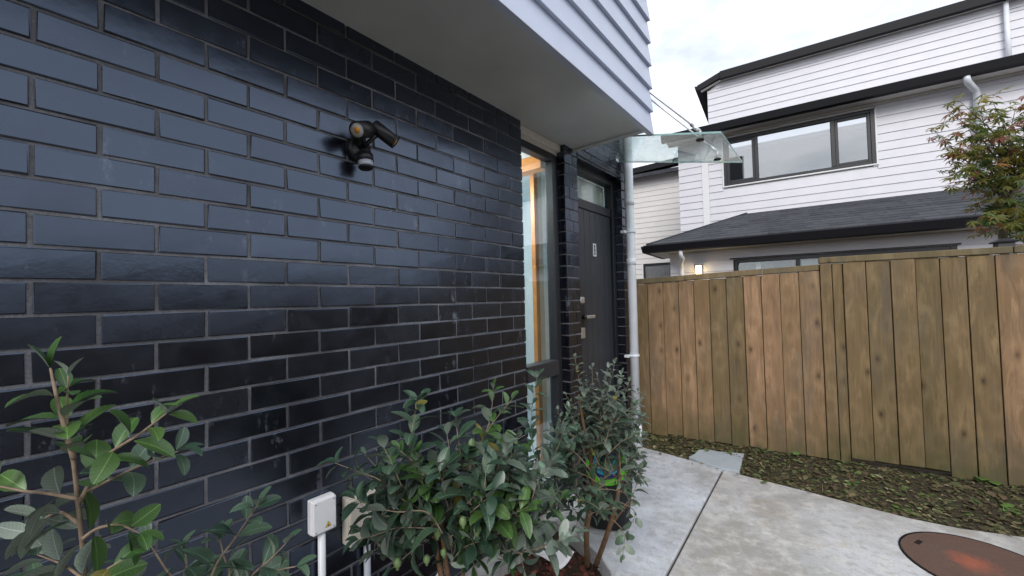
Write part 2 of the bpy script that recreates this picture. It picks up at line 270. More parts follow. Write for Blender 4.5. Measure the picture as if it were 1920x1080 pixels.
# ------------------------------------------------------------------ mesh helpers
class MB:
    def __init__(s): s.v = []; s.f = []; s.mi = []
    def add(s, vs, fs, mi=0):
        o = len(s.v); s.v += [tuple(x) for x in vs]; s.f += [tuple(i + o for i in f) for f in fs]; s.mi += [mi] * len(fs); return s
    def box(s, x0, x1, y0, y1, z0, z1, mi=0):
        return s.add([(x0, y0, z0), (x1, y0, z0), (x1, y1, z0), (x0, y1, z0), (x0, y0, z1), (x1, y0, z1), (x1, y1, z1), (x0, y1, z1)],
                     [(0, 3, 2, 1), (4, 5, 6, 7), (0, 1, 5, 4), (1, 2, 6, 5), (2, 3, 7, 6), (3, 0, 4, 7)], mi)
    def tube(s, pts, rad, n=10, caps=True, mi=0):
        pts = [Vector(p) for p in pts]; k = len(pts)
        if not isinstance(rad, (list, tuple)): rad = [rad] * k
        o = len(s.v); ref = None
        for i, p in enumerate(pts):
            t = (pts[min(i + 1, k - 1)] - pts[max(i - 1, 0)])
            t = t.normalized() if t.length > 1e-9 else Vector((0, 0, 1))
            if ref is None: ref = Vector((1, 0, 0)) if abs(t.x) < .8 else Vector((0, 1, 0))
            a = (ref - t * ref.dot(t)).normalized(); ref = a; c = t.cross(a)
            for j in range(n):
                q = 2 * math.pi * j / n; s.v.append(tuple(p + (a * math.cos(q) + c * math.sin(q)) * rad[i]))
        for i in range(k - 1):
            for j in range(n):
                j2 = (j + 1) % n; s.f.append((o + i * n + j, o + i * n + j2, o + (i + 1) * n + j2, o + (i + 1) * n + j)); s.mi.append(mi)
        if caps:
            s.f.append(tuple(o + j for j in reversed(range(n)))); s.f.append(tuple(o + (k - 1) * n + j for j in range(n))); s.mi += [mi, mi]
        return s
    def prism(s, poly, a, b_, axis, mi=0):
        """poly: list of 2-D points, extruded from a to b_ along axis ('x','y','z')"""
        def P(p, t): return {'x': (t, p[0], p[1]), 'y': (p[0], t, p[1]), 'z': (p[0], p[1], t)}[axis]
        n = len(poly); vs = [P(p, a) for p in poly] + [P(p, b_) for p in poly]
        fs = [tuple(range(n)), tuple(range(2 * n - 1, n - 1, -1))] + [(i, i + n, (i + 1) % n + n, (i + 1) % n) for i in range(n)]
        return s.add(vs, fs, mi)
    def mesh(s, name, mats, smooth=False, fix=True):
        me = bpy.data.meshes.new(name); me.from_pydata(s.v, [], s.f)
        for m in (mats if isinstance(mats, (list, tuple)) else [mats]): me.materials.append(MT[m])
        me.polygons.foreach_set('material_index', s.mi)
        if fix:
            bm = bmesh.new(); bm.from_mesh(me); bmesh.ops.recalc_face_normals(bm, faces=bm.faces); bm.to_mesh(me); bm.free()
        if smooth: me.polygons.foreach_set('use_smooth', [True] * len(me.polygons))
        me.update(); return me
    def build(s, name, mats, parent=None, smooth=False, fix=True, loc=None):
        return link(name, s.mesh(name, mats, smooth, fix), parent, loc)
def link(name, data, parent=None, loc=None):
    o = bpy.data.objects.new(name, data); COL.objects.link(o); o.parent = parent
    if loc is not None: o.location = loc
    return o
def thing(name, label, cat, loc=(0, 0, 0), rz=0.0, group=None):
    o = link(name, None, None, loc); o.rotation_euler = (0, 0, rz); o.empty_display_size = .1
    return tag(o, label, cat, group)
def tag(o, label, cat, group=None):
    o['label'] = label; o['category'] = cat
    if group: o['group'] = group
    return o
def struct(o): o['kind'] = 'structure'; return o
def stuff(o): o['kind'] = 'stuff'; return o
def bevel(o, wd=.004, seg=2):
    m = o.modifiers.new('bevel', 'BEVEL'); m.width = wd; m.segments = seg; m.limit_method = 'ANGLE'; return o
def rbox(x0, x1, y0, y1, z0, z1): return MB().box(x0, x1, y0, y1, z0, z1)

# ------------------------------------------------------------------ ground, path, beds
struct(MB().add([(-300, -300, -.16), (300, -300, -.16), (300, 300, -.16), (-300, 300, -.16)], [(0, 1, 2, 3)]).build('ground', 'soil'))
EDGE = [(0.0, 3.69), (.10, 3.674), (.33, 3.64), (.56, 3.60), (.80, 3.555), (.97, 3.525), (1.3, 3.498), (1.6, 3.457), (1.84, 3.43), (2.07, 3.448), (2.33, 3.53), (2.8, 3.60), (3.6, 3.64), (8.0, 3.7)]
def edge_y(x):
    for (a, c), (d, e_) in zip(EDGE, EDGE[1:]):
        if a <= x <= d: return c + (e_ - c) * (x - a) / (d - a)
    return EDGE[-1][1]
KERB = [(0.125, 2.17), (.22, 2.11), (.36, 2.05), (.50, 1.985), (.60, 1.90), (.67, 1.78), (.70, 1.6), (.715, 1.2), (.72, -3.0)]
path = struct(link('concrete_path', None))
def slab(poly, parent, z0=-.15, z1=0.0):
    o = MB().prism(poly, z0, z1, 'z').build('slab', 'concrete', parent); bevel(o, .008, 2); return o
JX0, JX1 = .797, .841
def jx(y): return JX0 + (JX1 - JX0) * (3.55 - y) / 1.52
left = [(0.0, 3.69)] + [p for p in EDGE[1:] if p[0] < .79] + [(jx(3.55) - .006, 3.553), (jx(-3) - .006, -3.0)] + list(reversed(KERB)) + [(0.012, 2.17), (0.012, 3.69)]
slab(left[1:], path).color = (1.12, 1.16, 1.23, 1)
right = [(jx(-3) + .006, -3.0), (jx(3.55) + .006, 3.553)] + [p for p in EDGE if .85 < p[0] < 2.7] + [(2.72, 3.59), (2.9, 3.3), (2.95, -3.0)]
slab(right, path).color = (1.07, 1.06, 1.04, 1)
jm = MB(); jm.add([(jx(-3) - .012, -3, -.018), (jx(-3) + .012, -3, -.018), (jx(3.55) + .012, 3.55, -.018), (jx(3.55) - .012, 3.55, -.018)], [(0, 1, 2, 3)])
jm.build('joint_filler', 'soil', path)
struct(MB().prism([(.002, 1.30), (.115, 1.34), (.118, 2.168), (.002, 2.168)], -.15, -.012, 'z').build('footing_strip', 'concrete'))
def terrain(name, x0, x1, n, m, y0, y1, zf, mat):
    mb = MB(); vs = []; fs = []
    for i in range(n + 1):
        x = x0 + (x1 - x0) * i / n
        for j in range(m + 1):
            a, c = y0(x), y1(x); y = a + (c - a) * j / m; vs.append((x, y, zf(x, y)))
    for i in range(n):
        for j in range(m): k = i * (m + 1) + j; fs.append((k, k + m + 1, k + m + 2, k + 1))
    return struct(mb.add(vs, fs).build(name, mat, smooth=True))
from mathutils import noise as MN
def fz(x, y):
    b_ = -.03 + .035 * max(0, min(1, (y - edge_y(max(0, min(7.9, x)))) / .5))
    return b_ + .022 * MN.noise(Vector((x * 5, y * 5, 0))) + .012 * MN.noise(Vector((x * 17, y * 17, 3)))
terrain('mulch_bed', -.5, 8, 260, 36, lambda x: edge_y(max(0, x)) - .005 if x > 0 else 3.80, lambda x: 4.35 + .12 * x, fz, 'soil')
def bz(x, y): return -.088 + .016 * MN.noise(Vector((x * 8, y * 8, 5)))
terrain('added_dark_soil', 2.9, 8, 60, 60, lambda x: -6, lambda x: 3.72, lambda x, y: -.04 + .02 * MN.noise(Vector((x * 4, y * 4, 9))), 'soil')  # unseen dark ground, added so the lower bricks mirror less brightness
terrain('garden_bed', .005, .80, 40, 160, lambda x: -3, lambda x: 2.2, bz, 'soil')

# ------------------------------------------------------------------ own house: glazed brick ground floor under a clad upper floor
H = thing('brick_house', 'dark glazed brick townhouse with a white weatherboard upper floor jutting over its entrance', 'house')
BW, BH, MJ, HK, CZ, Z0 = .230, .076, .010, .12, .086, 1.462
SOF = 2.545
YE, P0, P1, D1, YC = 2.04, 2.575, 2.765, 3.605, 3.80      # wall end, pier, door opening, far corner
wall = link('brick_wall', None, H)
mw = MB()
mw.box(-.10, -.0052, -3, YE - .006, -.16, SOF + .1); mw.box(-.10, -.0052, P0 + .006, P1 - .006, -.16, 3.6); mw.box(-.10, -.0052, D1 + .006, YC - .006, -.16, 3.6)
mw.box(-.098, -.0057, P1 - .006, D1 + .006, 2.52, 3.6)
mw.build('mortar_bed', 'mortar', wall)
brick_cache = {}
def brick_mesh(L, Hh, D, var):
    key = (round(L, 3), round(Hh, 3), var)
    if key in brick_cache: return brick_cache[key]
    rg = random.Random(var * 7 + int(L * 1000)); b_ = .0014
    def j(): return rg.uniform(-.0015, .0015)
    l, h_ = L / 2, Hh / 2; vs = []
    for (y, z) in ((-l, -h_), (l, -h_), (l, h_), (-l, h_)): vs.append((-D, y, z))
    for (y, z) in ((-l, -h_), (l, -h_), (l, h_), (-l, h_)): vs.append((-b_, y + j(), z + j()))
    for (sy, sz) in ((-1, -1), (1, -1), (1, 1), (-1, 1)): vs.append((j() * .5, sy * (l - b_ - abs(j())), sz * (h_ - b_ - abs(j()))))
    fs = [(8, 9, 10, 11)] + [(4 + i, 4 + (i + 1) % 4, 8 + (i + 1) % 4, 8 + i) for i in range(4)] + [(i, (i + 1) % 4, 4 + (i + 1) % 4, 4 + i) for i in range(4)]
    me = MB().add(vs, fs).mesh('brick', 'brick'); brick_cache[key] = me; return me
bricks = []
def course_z(row): return Z0 - CZ * row - CZ / 2           # row r lies between joints r and r+1
def put(y0, y1, row, D=.092, ok=True):
    if y1 - y0 < .02: return
    bricks.append(((y0 + y1) / 2, course_z(row), y1 - y0, D))
rows = range(-13, 18)
for row in rows:
    off = 0 if row % 2 == 0 else 1
    for k in range(-26 + off, 17, 2):
        y0, y1 = k * HK + MJ / 2, min((k + 2) * HK, 17 * HK) - MJ / 2
        if k + 2 > 17: y1 = YE
        elif k + 2 == 17: y1 = YE
        put(y0, y1, row)
for row in range(-25, 18):
    a = P0 if row % 2 else P0; sp = P0 + (.065 if row % 2 else .115)
    if row > -14 or True:
        put(P0, sp - MJ / 2, row); put(sp + MJ / 2, P1, row)
    if row >= -12:
        put(D1, YC - .105 - MJ / 2 if row % 2 else YC - .06, row); put(YC - .105 + MJ / 2 if row % 2 else YC - .05, YC, row)
    else:
        y = P1 + MJ + (.0 if row % 2 else -.12)
        while y < YC:
            put(max(y, P1 + MJ), min(y + BW, YC), row); y += .24
def vis_key(t):
    y, z, L, D = t; p = Vector((0, y, z)); d = p - CAM; dep = d.dot(_f)
    if dep < .05: return 1e9
    px = 960 + FPX * d.dot(_r) / dep; py = 540 - FPX * d.dot(_u) / dep
    if px < -190 or px > 1180 or py < -60 or py > 1140: return 1e6 + d.length
    if z > SOF: return 1e5 + d.length
    return d.length
bricks.sort(key=vis_key)
rest = MB()
for i, (y, z, L, D) in enumerate(bricks):
    me = brick_mesh(L, BH, D, random.randrange(5)); jit = (U(-.0016, .0018), y + U(-.001, .001), z + U(-.0012, .0012))
    if i < 300:
        o = link('brick', me, wall, jit); o.rotation_euler = (U(-.003, .003), U(-.006, .006), U(-.005, .005))
    else:
        rest.add([(v.co.x + jit[0], v.co.y + jit[1], v.co.z + jit[2]) for v in me.vertices], [tuple(p.vertices) for p in me.polygons])
stuff(rest.build('brickwork', 'brick', wall))
# end wall of the house, the side away from the lens
MB().box(-5.0, -.10, YC - .12, YC - .005, -.16, 5.6).build('end_wall', 'mortar', H)
MB().box(-.36, -.101, YE - .12, YE - .012, -.1, 2.6).build('window_reveal', 'plaster', H)

# soffit and clad upper floor
OX = .60; OYE = 2.755
sf = link('soffit', None, H)
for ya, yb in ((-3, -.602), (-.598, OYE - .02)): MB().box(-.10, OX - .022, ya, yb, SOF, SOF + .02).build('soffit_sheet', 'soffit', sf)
bevel(MB().box(-.02, OX - .03, OYE - .055, OYE - .018, SOF - .016, SOF - .001).build('soffit_trim', 'soffit', sf), .004)
bevel(MB().box(-.118, -.03, YE + .002, P0 - .002, SOF - .052, SOF - .002).build('lining_strip', 'cream', sf), .004)
bevel(MB().box(-.122, -.06, YE + .002, P0 - .002, SOF - .075, SOF - .053).build('lining_strip', 'cream', sf), .004)
cl = link('weatherboard_cladding', None, H)
MB().box(OX - .06, OX - .022, -3, OYE - .012, SOF + .004, 6.0).build('sheathing', 'white', cl)
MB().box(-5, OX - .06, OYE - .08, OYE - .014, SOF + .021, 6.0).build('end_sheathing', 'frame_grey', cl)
EX = .1615
def wboard_poly(out_, z, ex, lap=.03, t0=.036, t1=.010):
    # cross-section (distance out from wall, z)
    return [(0.0, z), (t0, z), (t0, z + .004), (t1, z + ex + lap), (0.0, z + ex + lap)]
for i in range(14):
    z = 2.503 + i * EX
    poly = [(OX - .024 + a, zz) for a, zz in wboard_poly(0, z, EX)]
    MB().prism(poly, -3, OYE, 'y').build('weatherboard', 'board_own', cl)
    z = max(z, SOF + .022)
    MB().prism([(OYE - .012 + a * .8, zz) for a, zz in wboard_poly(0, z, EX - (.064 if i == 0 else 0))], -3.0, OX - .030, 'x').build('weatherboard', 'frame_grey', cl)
MB().prism([(-3, 5.2), (OX + .25, 5.0), (OX + .25, 4.86), (-3, 5.06)], -3, OYE + .2, 'y').build('roof', 'gutter', H)

# side window
W = link('side_window', None, H)
wx = -.075
def bar(x0, x1, y0, y1, z0, z1, parent, mat='frame', name='frame_bar', bv=.004): return bevel(rbox(x0, x1, y0, y1, z0, z1).build(name, mat, parent), bv)
bar(wx - .04, wx + .03, YE + .004, YE + .05, .06, 2.46, W); bar(wx - .04, wx + .03, 2.478, 2.52, .10, 2.408, W); bar(wx - .05, wx + .012, 2.521, P0 - .003, .06, 2.46, W, 'frame_grey')
bar(wx - .04, wx + .03, YE + .051, 2.52, 2.409, 2.46, W); bar(wx - .04, wx + .03, YE + .051, 2.52, .06, .099, W)
bar(wx - .04, wx + .045, YE + .051, 2.477, .842, .948, W, 'frame_grey')
MB().box(wx - .006, wx, YE + .045, 2.482, .949, 2.412).build('pane', 'glass', W); MB().box(wx - .006, wx, YE + .045, 2.482, .095, .841).build('pane', 'glass', W)
bevel(MB().box(-.10, .012, YE + .003, P0 - .003, .0, .058).build('sill', 'frame', W), .004)
# room behind it
R_ = link('entry_hall', None, H)
MB().box(-1.5, -1.4, 1.0, 3.68, -.05, 2.6).build('back_wall', 'plaster', R_)
MB().box(-2.1, -.12, 3.58, 3.66, -.05, 2.6).build('side_wall', 'plaster', R_)
MB().box(-2.1, -.12, 1.0, 1.1, -.05, 2.6).build('side_wall', 'plaster', R_)
MB().box(-2.2, -.105, 1.0, 3.68, 2.475, 2.53).build('ceiling', 'plaster', R_)
MB().box(-2.2, -.105, 1.0, 3.68, -.05, .0).build('floor', 'plaster', R_)
MB().box(-.40, -.125, 2.80, 2.82, .0, 2.474).build('partition', 'plaster', R_)
bevel(MB().box(-.38, -.34, 2.655, 2.705, .0, 2.473).build('timber_post', 'oak', R_), .004)
bevel(MB().box(-.39, -.345, 2.708, 2.775, .0, 2.473).build('architrave', 'creamtrim', R_), .004)
bevel(MB().box(-1.38, -.13, 2.45, 2.55, 2.37, 2.472).build('ceiling_glow_strip', 'oak', R_), .004)  # orange strip added to paint the warm lamp glow on the ceiling
MB().tube([(-.75, 2.2, 2.47), (-.75, 2.2, 2.43)], .11, 20).build('ceiling_lamp', 'roomlamp', R_)
pl = bpy.data.lights.new('ceiling_lamp_light', 'POINT'); pl.energy = 36; pl.color = (1.0, .93, .86); pl.shadow_soft_size = .1
po = link('ceiling_lamp_light', pl, R_, (-.75, 2.2, 2.28))

# entrance door
D_ = link('entrance_door', None, H)
dx = -.10
bar(dx - .05, dx + .03, P1 + .004, P1 + .06, 0.0, 2.515, D_, 'frame', 'door_frame'); bar(dx - .05, dx + .03, D1 - .06, D1 - .004, 0.0, 2.515, D_, 'frame', 'door_frame')
bar(dx - .05, dx + .03, P1 + .061, D1 - .061, 2.44, 2.515, D_, 'frame', 'door_frame'); bar(dx - .05, dx + .012, P1 + .061, D1 - .061, 2.148, 2.225, D_, 'frame_grey', 'door_frame')
bar(-.09, .006, P1 + .002, D1 - .002, 2.517, 2.535, D_, 'frame_grey', 'lintel_angle')
MB().box(dx - .01, dx - .004, P1 + .058, D1 - .058, 2.22, 2.445).build('transom_pane', 'glass', D_)
MB().box(dx - .06, dx - .052, P1 + .062, D1 - .062, 2.226, 2.439).build('transom_blind', 'creamtrim', D_)
leaf_ = link('door_leaf', None, D_)
y0d, y1d = P1 + .064, D1 - .064; nb = 7; wdt = (y1d - y0d) / nb
MB().box(dx - .045, dx - .006, y0d, y1d, .02, 2.144).build('core', 'frame', leaf_)
for i in range(nb):
    bevel(MB().box(dx - .0055, dx + .004, y0d + i * wdt + .0025, y0d + (i + 1) * wdt - .0025, .02, 2.144).build('plank', 'door', leaf_), .003)
hd = link('smart_lock', None, D_)
yl = 2.925
bevel(MB().box(dx + .004, dx + .030, yl - .034, yl + .034, 1.15, 1.345).build('lock_body', 'black', hd), .008, 3)
bevel(MB().box(dx + .004, dx + .032, yl - .035, yl + .035, 1.346, 1.40).build('lock_cap', 'chrome', hd), .010, 3)
bevel(MB().box(dx + .004, dx + .029, yl - .034, yl + .034, 1.06, 1.149).build('lock_foot', 'chrome', hd), .008, 3)
MB().tube([(dx + .03, yl, 1.235), (dx + .062, yl, 1.235)], .017, 14).build('spindle', 'black', hd, True)
bevel(MB().box(dx + .050, dx + .064, yl + .006, yl + .150, 1.222, 1.248).build('lever', 'chrome', hd), .004)
np_ = link('number_plate', None, D_)
bevel(MB().box(dx + .0042, dx + .008, 3.178, 3.238, 1.755, 1.868).build('plate', 'plate', np_), .002)
for zc in (1.845, 1.811, 1.777):
    bm_ = MB(); n = 12
    ring = [(3.208 + math.cos(a) * .0125, zc + math.sin(a) * .0145) for a in [2 * math.pi * q / n for q in range(n)]]
    bm_.prism(ring, dx + .0081, dx + .0092, 'x'); bm_.build('numeral', 'ink', np_)
for s_ in (-1, 1): MB().box(dx + .0081, dx + .0089, 3.208 + s_ * .0105 - .002, 3.208 + s_ * .0105 + .002, 1.775, 1.848).build('numeral', 'ink', np_)
# rain downpipe at the corner
DP = link('downpipe', None, H)
dpx, dpy, dr = .062, 3.638, .041
MB().tube([(dpx, dpy, .20), (dpx, dpy, 3.5)], dr, 20).build('pipe', 'pipe', DP, True)
MB().tube([(dpx, dpy, .0), (dpx, dpy, .20), (dpx, dpy, .205)], [dr + .008, dr + .008, dr + .002], 20).build('socket', 'pipe', DP, True)
for zc in (1.72, 2.28): MB().tube([(dpx, dpy, zc - .03), (dpx, dpy, zc + .03)], dr + .0035, 20).build('coupling', 'pipe', DP, True)
for zc in (.845, 2.0):
    MB().tube([(dpx, dpy, zc - .011), (dpx, dpy, zc + .011)], dr + .007, 20).build('bracket_ring', 'pipe', DP, True)
    bevel(MB().box(-.001, dpx - .02, dpy - .085, dpy - .03, zc - .012, zc + .012).build('bracket_arm', 'pipe', DP), .003)

# ------------------------------------------------------------------ glass canopy over the door
CP = thing('glass_canopy', 'frameless glass door canopy held by two thin steel rods', 'canopy', (0, 3.2, 2.66))
def cz(x): return 2.655 - .232 * x
cy0, cy1, cxo = 2.80, 3.555, 1.02
def cpm(a, c, x0, x1, dz0, dz1): return MB().add([(x0, a, cz(x0) + dz0), (x1, a, cz(x1) + dz0), (x1, c, cz(x1) + dz0), (x0, c, cz(x0) + dz0), (x0, a, cz(x0) + dz1), (x1, a, cz(x1) + dz1), (x1, c, cz(x1) + dz1), (x0, c, cz(x0) + dz1)],
        [(0, 3, 2, 1), (4, 5, 6, 7), (0, 1, 5, 4), (1, 2, 6, 5), (2, 3, 7, 6), (3, 0, 4, 7)])
def child(o, base): o.location = (-base[0], -base[1], -base[2]); return o
cb = (0, 3.2, 2.66)
child(cpm(cy0 + .002, cy1 - .002, .014, cxo - .002, 0, .011).build('glass_sheet', 'canopy', CP), cb)
for a, c, x0, x1 in ((cy0 - .001, cy0 + .0015, .012, cxo), (cy1 - .0015, cy1 + .001, .012, cxo), (cy0, cy1, cxo - .0015, cxo + .001)):
    child(cpm(a, c, x0, x1, -.0005, .0115).build('glass_edge', 'canopy_edge', CP), cb)
for yf in (2.915, 3.43):
    xf = .868; zf_ = cz(xf)
    rd = child(MB().tube([(xf, yf, zf_ + .055), (0.0, yf, zf_ + .055 + xf * 1.16)], .0065, 10).build('tension_rod', 'chrome', CP, True), cb)
    child(MB().tube([(xf - .003, yf, zf_ + .058), (xf - .055, yf, zf_ + .058 + .052 * 1.16)], .012, 12).build('rod_end', 'chrome', CP, True), cb)
    child(MB().tube([(xf, yf, zf_ + .012), (xf, yf, zf_ + .06)], .010, 12).build('stud', 'chrome', CP, True), cb)
    child(MB().tube([(xf, yf, zf_ - .010), (xf, yf, zf_ - .0006)], .026, 20).build('clamp_disc', 'black', CP, True), cb)
    child(bevel(MB().box(-.001, .05, yf - .03, yf + .03, cz(.03) - .03, cz(.03) - .002).build('wall_bracket', 'chrome', CP), .004), cb)
    child(MB().tube([(.012, yf, zf_ + .055 + xf * 1.16), (-.001, yf, zf_ + .055 + xf * 1.16)], .03, 16).build('wall_rose', 'chrome', CP, True), cb)

# ------------------------------------------------------------------ twin spot sensor light
lp = onX(668, 282, 0.0)
SL = thing('security_light', 'black twin-head sensor spotlight fixed to the glossy brick wall', 'wall light', lp)
MB().tube([(0.0, 0, 0), (.030, 0, 0), (.036, 0, 0)], [.052, .050, .040], 24).build('base', 'black', SL, True)
def spot(c, dr, L, R0, shows):
    dr = Vector(dr).normalized(); c = Vector(c); a = c - dr * L * .5; e_ = c + dr * L * .5
    hd_ = MB().tube([a, a + dr * .006, e_ - dr * .001], [R0 * .9, R0, R0], 24, caps=True).build('lamp_head', 'black', SL, True)
    MB().tube([e_ - dr * .0005, e_ + dr * .005, e_ + dr * .0055], [R0 * .995, R0 * .995, R0 * .86], 24, caps=False).build('rim', 'black', hd_, True)
    MB().tube([e_ + dr * .0006, e_ + dr * .0016], R0 * .86, 24).build('reflector', 'reflector', hd_, True)
    MB().tube([e_ + dr * .0018, e_ + dr * .004], R0 * .36, 16).build('led', 'led', hd_, True)
    MB().tube([a + dr * L * .35 + Vector((0, 0, 0)), Vector((.05, 0, 0))], .009, 10).build('arm', 'black', SL, True)
def lw(px, py, X): return onX(px, py, X) - lp
spot(lw(681, 243, .105), (.42, -.78, -.40), .092, .033, True)
spot(lw(720, 251, .10), (.42, .62, -.55), .105, .028, False)
MB().tube([lw(664, 300, .03), lw(682, 288, .055), lw(692, 290, .065)], [.016, .018, .012], 12).build('knuckle', 'black', SL, True)
sc_ = lw(684, 303, .065)
MB().tube([sc_ + Vector((-.01, 0, .028)), sc_ + Vector((.0, 0, .020)), sc_ + Vector((.004, 0, -.002))], [.014, .034, .033], 20).build('sensor_hood', 'black', SL, True)
MB().tube([sc_ + Vector((.005, 0, -.0025)), sc_ + Vector((.008, 0, -.024))], [.030, .027], 20).build('sensor_lens', 'greyplastic', SL, True)
MB().tube([sc_ + Vector((.008, 0, -.0245)), sc_ + Vector((.009, 0, -.031))], [.031, .026], 20).build('sensor_foot', 'black', SL, True)

# ------------------------------------------------------------------ utility boxes on the wall
def ubox(name, label, y0, y1, z0, z1, dep, mat, cmat, cy, base_z):
    t = thing(name, label, 'utility box', (0, (y0 + y1) / 2, z0)); b0 = (0, (y0 + y1) / 2, z0)
    o = bevel(rbox(.001, dep * .72, y0 - b0[1], y1 - b0[1], 0, z1 - z0).build('case', mat, t), .006, 3)
    o = bevel(rbox(dep * .72 + .0005, dep, y0 - b0[1] + .001, y1 - b0[1] - .001, .001, z1 - z0 - .001).build('lid', mat, t), .006, 3)
    for yy in (y0 + .012, y1 - .012):
        for zz in (z0 + .012, z1 - .012): MB().tube([(dep, yy - b0[1], zz - z0), (dep + .001, yy - b0[1], zz - z0)], .0032, 10).build('screw', 'greyplastic', t)
    MB().tube([(.024, cy - b0[1], -.001), (.024, cy - b0[1], base_z - z0)], .0135, 16).build('conduit', cmat, t, True)
    return t
bx = .045
bTL, bBR = onX(586, 944, bx), onX(632, 985, bx)
ub = ubox('junction_box', 'small white fibre junction box with yellow warning triangle on the brick wall', bTL.y, bBR.y, onX(586, 1010, bx).z, bTL.z, bx, 'plastic', 'pipe', (bTL.y + bBR.y) / 2 - .003, -.12)
def tri(c, r, X, mat, nm, th):
    p = [(c[0] + r * math.cos(a), c[1] + r * math.sin(a)) for a in (math.pi / 2, math.pi * 7 / 6, math.pi * 11 / 6)]
    return MB().prism(p, X, X + th, 'x').build(nm, mat, ub)
tc_ = ((bTL.y + bBR.y) / 2 * 0 + .012, .024); sticker = tri(tc_, .0135, bx + .0002, 'ink', 'warning_triangle', .0006); tri(tc_, .0118, bx + .0009, 'yellow', 'warning_triangle', .0005)
MB().prism([(tc_[0] + math.cos(a) * (.0048 if q % 2 else .0022), tc_[1] - .0012 + math.sin(a) * (.0048 if q % 2 else .0022)) for q, a in enumerate([2 * math.pi * k / 12 for k in range(12)])], bx + .0015, bx + .0019, 'x').build('warning_mark', 'ink', ub)
b2 = onX(655, 940, .06); b3 = onX(716, 1000, .06)
ubox('meter_box', 'beige utility box half hidden behind the shrub leaves', b2.y, b3.y, onX(690, 1012, .06).z, b2.z, .06, 'beige', 'greyplastic', onX(690, 1040, .03).y, -.12)

# ------------------------------------------------------------------ fence
FB = .12; FA = 4.06
FN = thing('timber_fence', 'tall weathered vertical board fence running behind the concrete path', 'fence', (0, FA, 0), math.atan(FB))
fs_ = math.sqrt(1 + FB * FB)
ex = [62, 112, 162, 212, 262, 316, 372, 430, 490, 552, 620, 660, 695, 770, 850, 930, 1010, 1097, 1190]
edges = [onP(1180 + q / 1.715, 625, FA, FB).x * fs_ for q in ex]
while edges[0] > -2.0: edges.insert(0, edges[0] - .146)
step_x = onP(1180 + 620 / 1.715, 625, FA, FB).x * fs_
while edges[-1] < 8.0: edges.append(edges[-1] + U(.138, .15))
def ftop(s): return (1.522 + .037 * s) if s < step_x - .01 else 1.632
for a, c in zip(edges, edges[1:]):
    mid = (a + c) / 2; gp = U(.0016, .0040); tz = ftop(mid) - U(0, .003); lean = U(-.0015, .0015)
    bot = .012 + U(-.012, .012) + (.03 if 1.62 < mid < 2.2 else 0)
    if abs(mid - (step_x + .04)) < .05: yo = -.016
    else: yo = U(-.007, .004)
    m_ = MB(); x0, x1 = a + gp, c - gp
    m_.add([(x0 + lean, yo, bot), (x1 + lean, yo + U(-.002, .002), bot + U(-.006, .006)), (x1 + lean, yo + .019, bot), (x0 + lean, yo + .019, bot), (x0, yo, tz), (x1, yo + U(-.002, .002), tz), (x1, yo + .019, tz), (x0, yo + .019, tz)],
           [(0, 3, 2, 1), (4, 5, 6, 7), (0, 1, 5, 4), (1, 2, 6, 5), (2, 3, 7, 6), (3, 0, 4, 7)])
    cx_ = (a + c) / 2; m_.v = [(x - cx_, y, z - bot) for x, y, z in m_.v]
    bevel(m_.build('paling', 'fence', FN, loc=(cx_, 0, bot)), .0022, 1)
def rail(x0, x1, z0a, z0b, h, y0, y1, name='capping_rail'):
    xs = (x0 + x1) / 2; m_ = MB().add([(x0 - xs, y0, z0a), (x1 - xs, y0, z0b), (x1 - xs, y1, z0b), (x0 - xs, y1, z0a), (x0 - xs, y0, z0a + h), (x1 - xs, y0, z0b + h), (x1 - xs, y1, z0b + h), (x0 - xs, y1, z0a + h)],
           [(0, 3, 2, 1), (4, 5, 6, 7), (0, 1, 5, 4), (1, 2, 6, 5), (2, 3, 7, 6), (3, 0, 4, 7)])
    return bevel(m_.build(name, 'rail', FN, loc=(xs, 0, 0)), .004, 1)
rail(-2.0, step_x * .72, ftop(-2) + .0025, ftop(step_x * .72) + .0025, .052, -.012, .06); rail(step_x * .72 + .004, step_x - .004, ftop(step_x * .72) + .003, ftop(step_x - .02) + .0025, .050, -.008, .06)
rail(step_x, 2.55, 1.635, 1.635, .049, -.012, .06); rail(2.556, 5.2, 1.6355, 1.635, .049, -.010, .06); rail(5.206, 8.0, 1.64, 1.64, .045, -.012, .06)
xb = -2.0
while xb < 7.9:
    bevel(MB().box(-.0715, .0715, .0715, .089, .02, ftop(xb) - .004).build('paling', 'fence', FN, loc=(xb + .05, 0, 0)), .002, 1); xb += .144
for zz in (.30, 1.30): rail(-2, 8, zz, zz, .075, .0245, .07, 'back_rail')
for px in (-1.6, 0.35, 2.42, 4.3, 6.2): bevel(MB().box(-.05, .05, .092, .192, -.12, 1.55 if px < 1.4 else 1.66).build('post', 'fence', FN, loc=(px, 0, 0)), .004, 1)
added_fence = thing('timber_fence', 'added fence of plain brown boards, out of the frame on the right, darkening the brick reflections', 'fence', (4.5, -6.0, 0), math.pi / 2)  # unseen fence, added to darken what the glossy bricks reflect
for i in range(72):
    bevel(MB().box(-.0715, .0715, -.009, .009, 0, 1.72 + U(-.01, .01)).build('paling', 'fence', added_fence, loc=(i * .145, U(-.003, .003), .0)), .002, 1)
bevel(MB().box(0, 10.4, -.03, .04, 1.735, 1.78).build('capping_rail', 'rail', added_fence), .003)
cap0 = onP(1883, 470, FA + .10, FB)
PC = thing('post_cap_lamp', 'dark pyramid post cap on the fence under the maple', 'post cap', (cap0.x, cap0.y, 1.70), math.atan(FB))
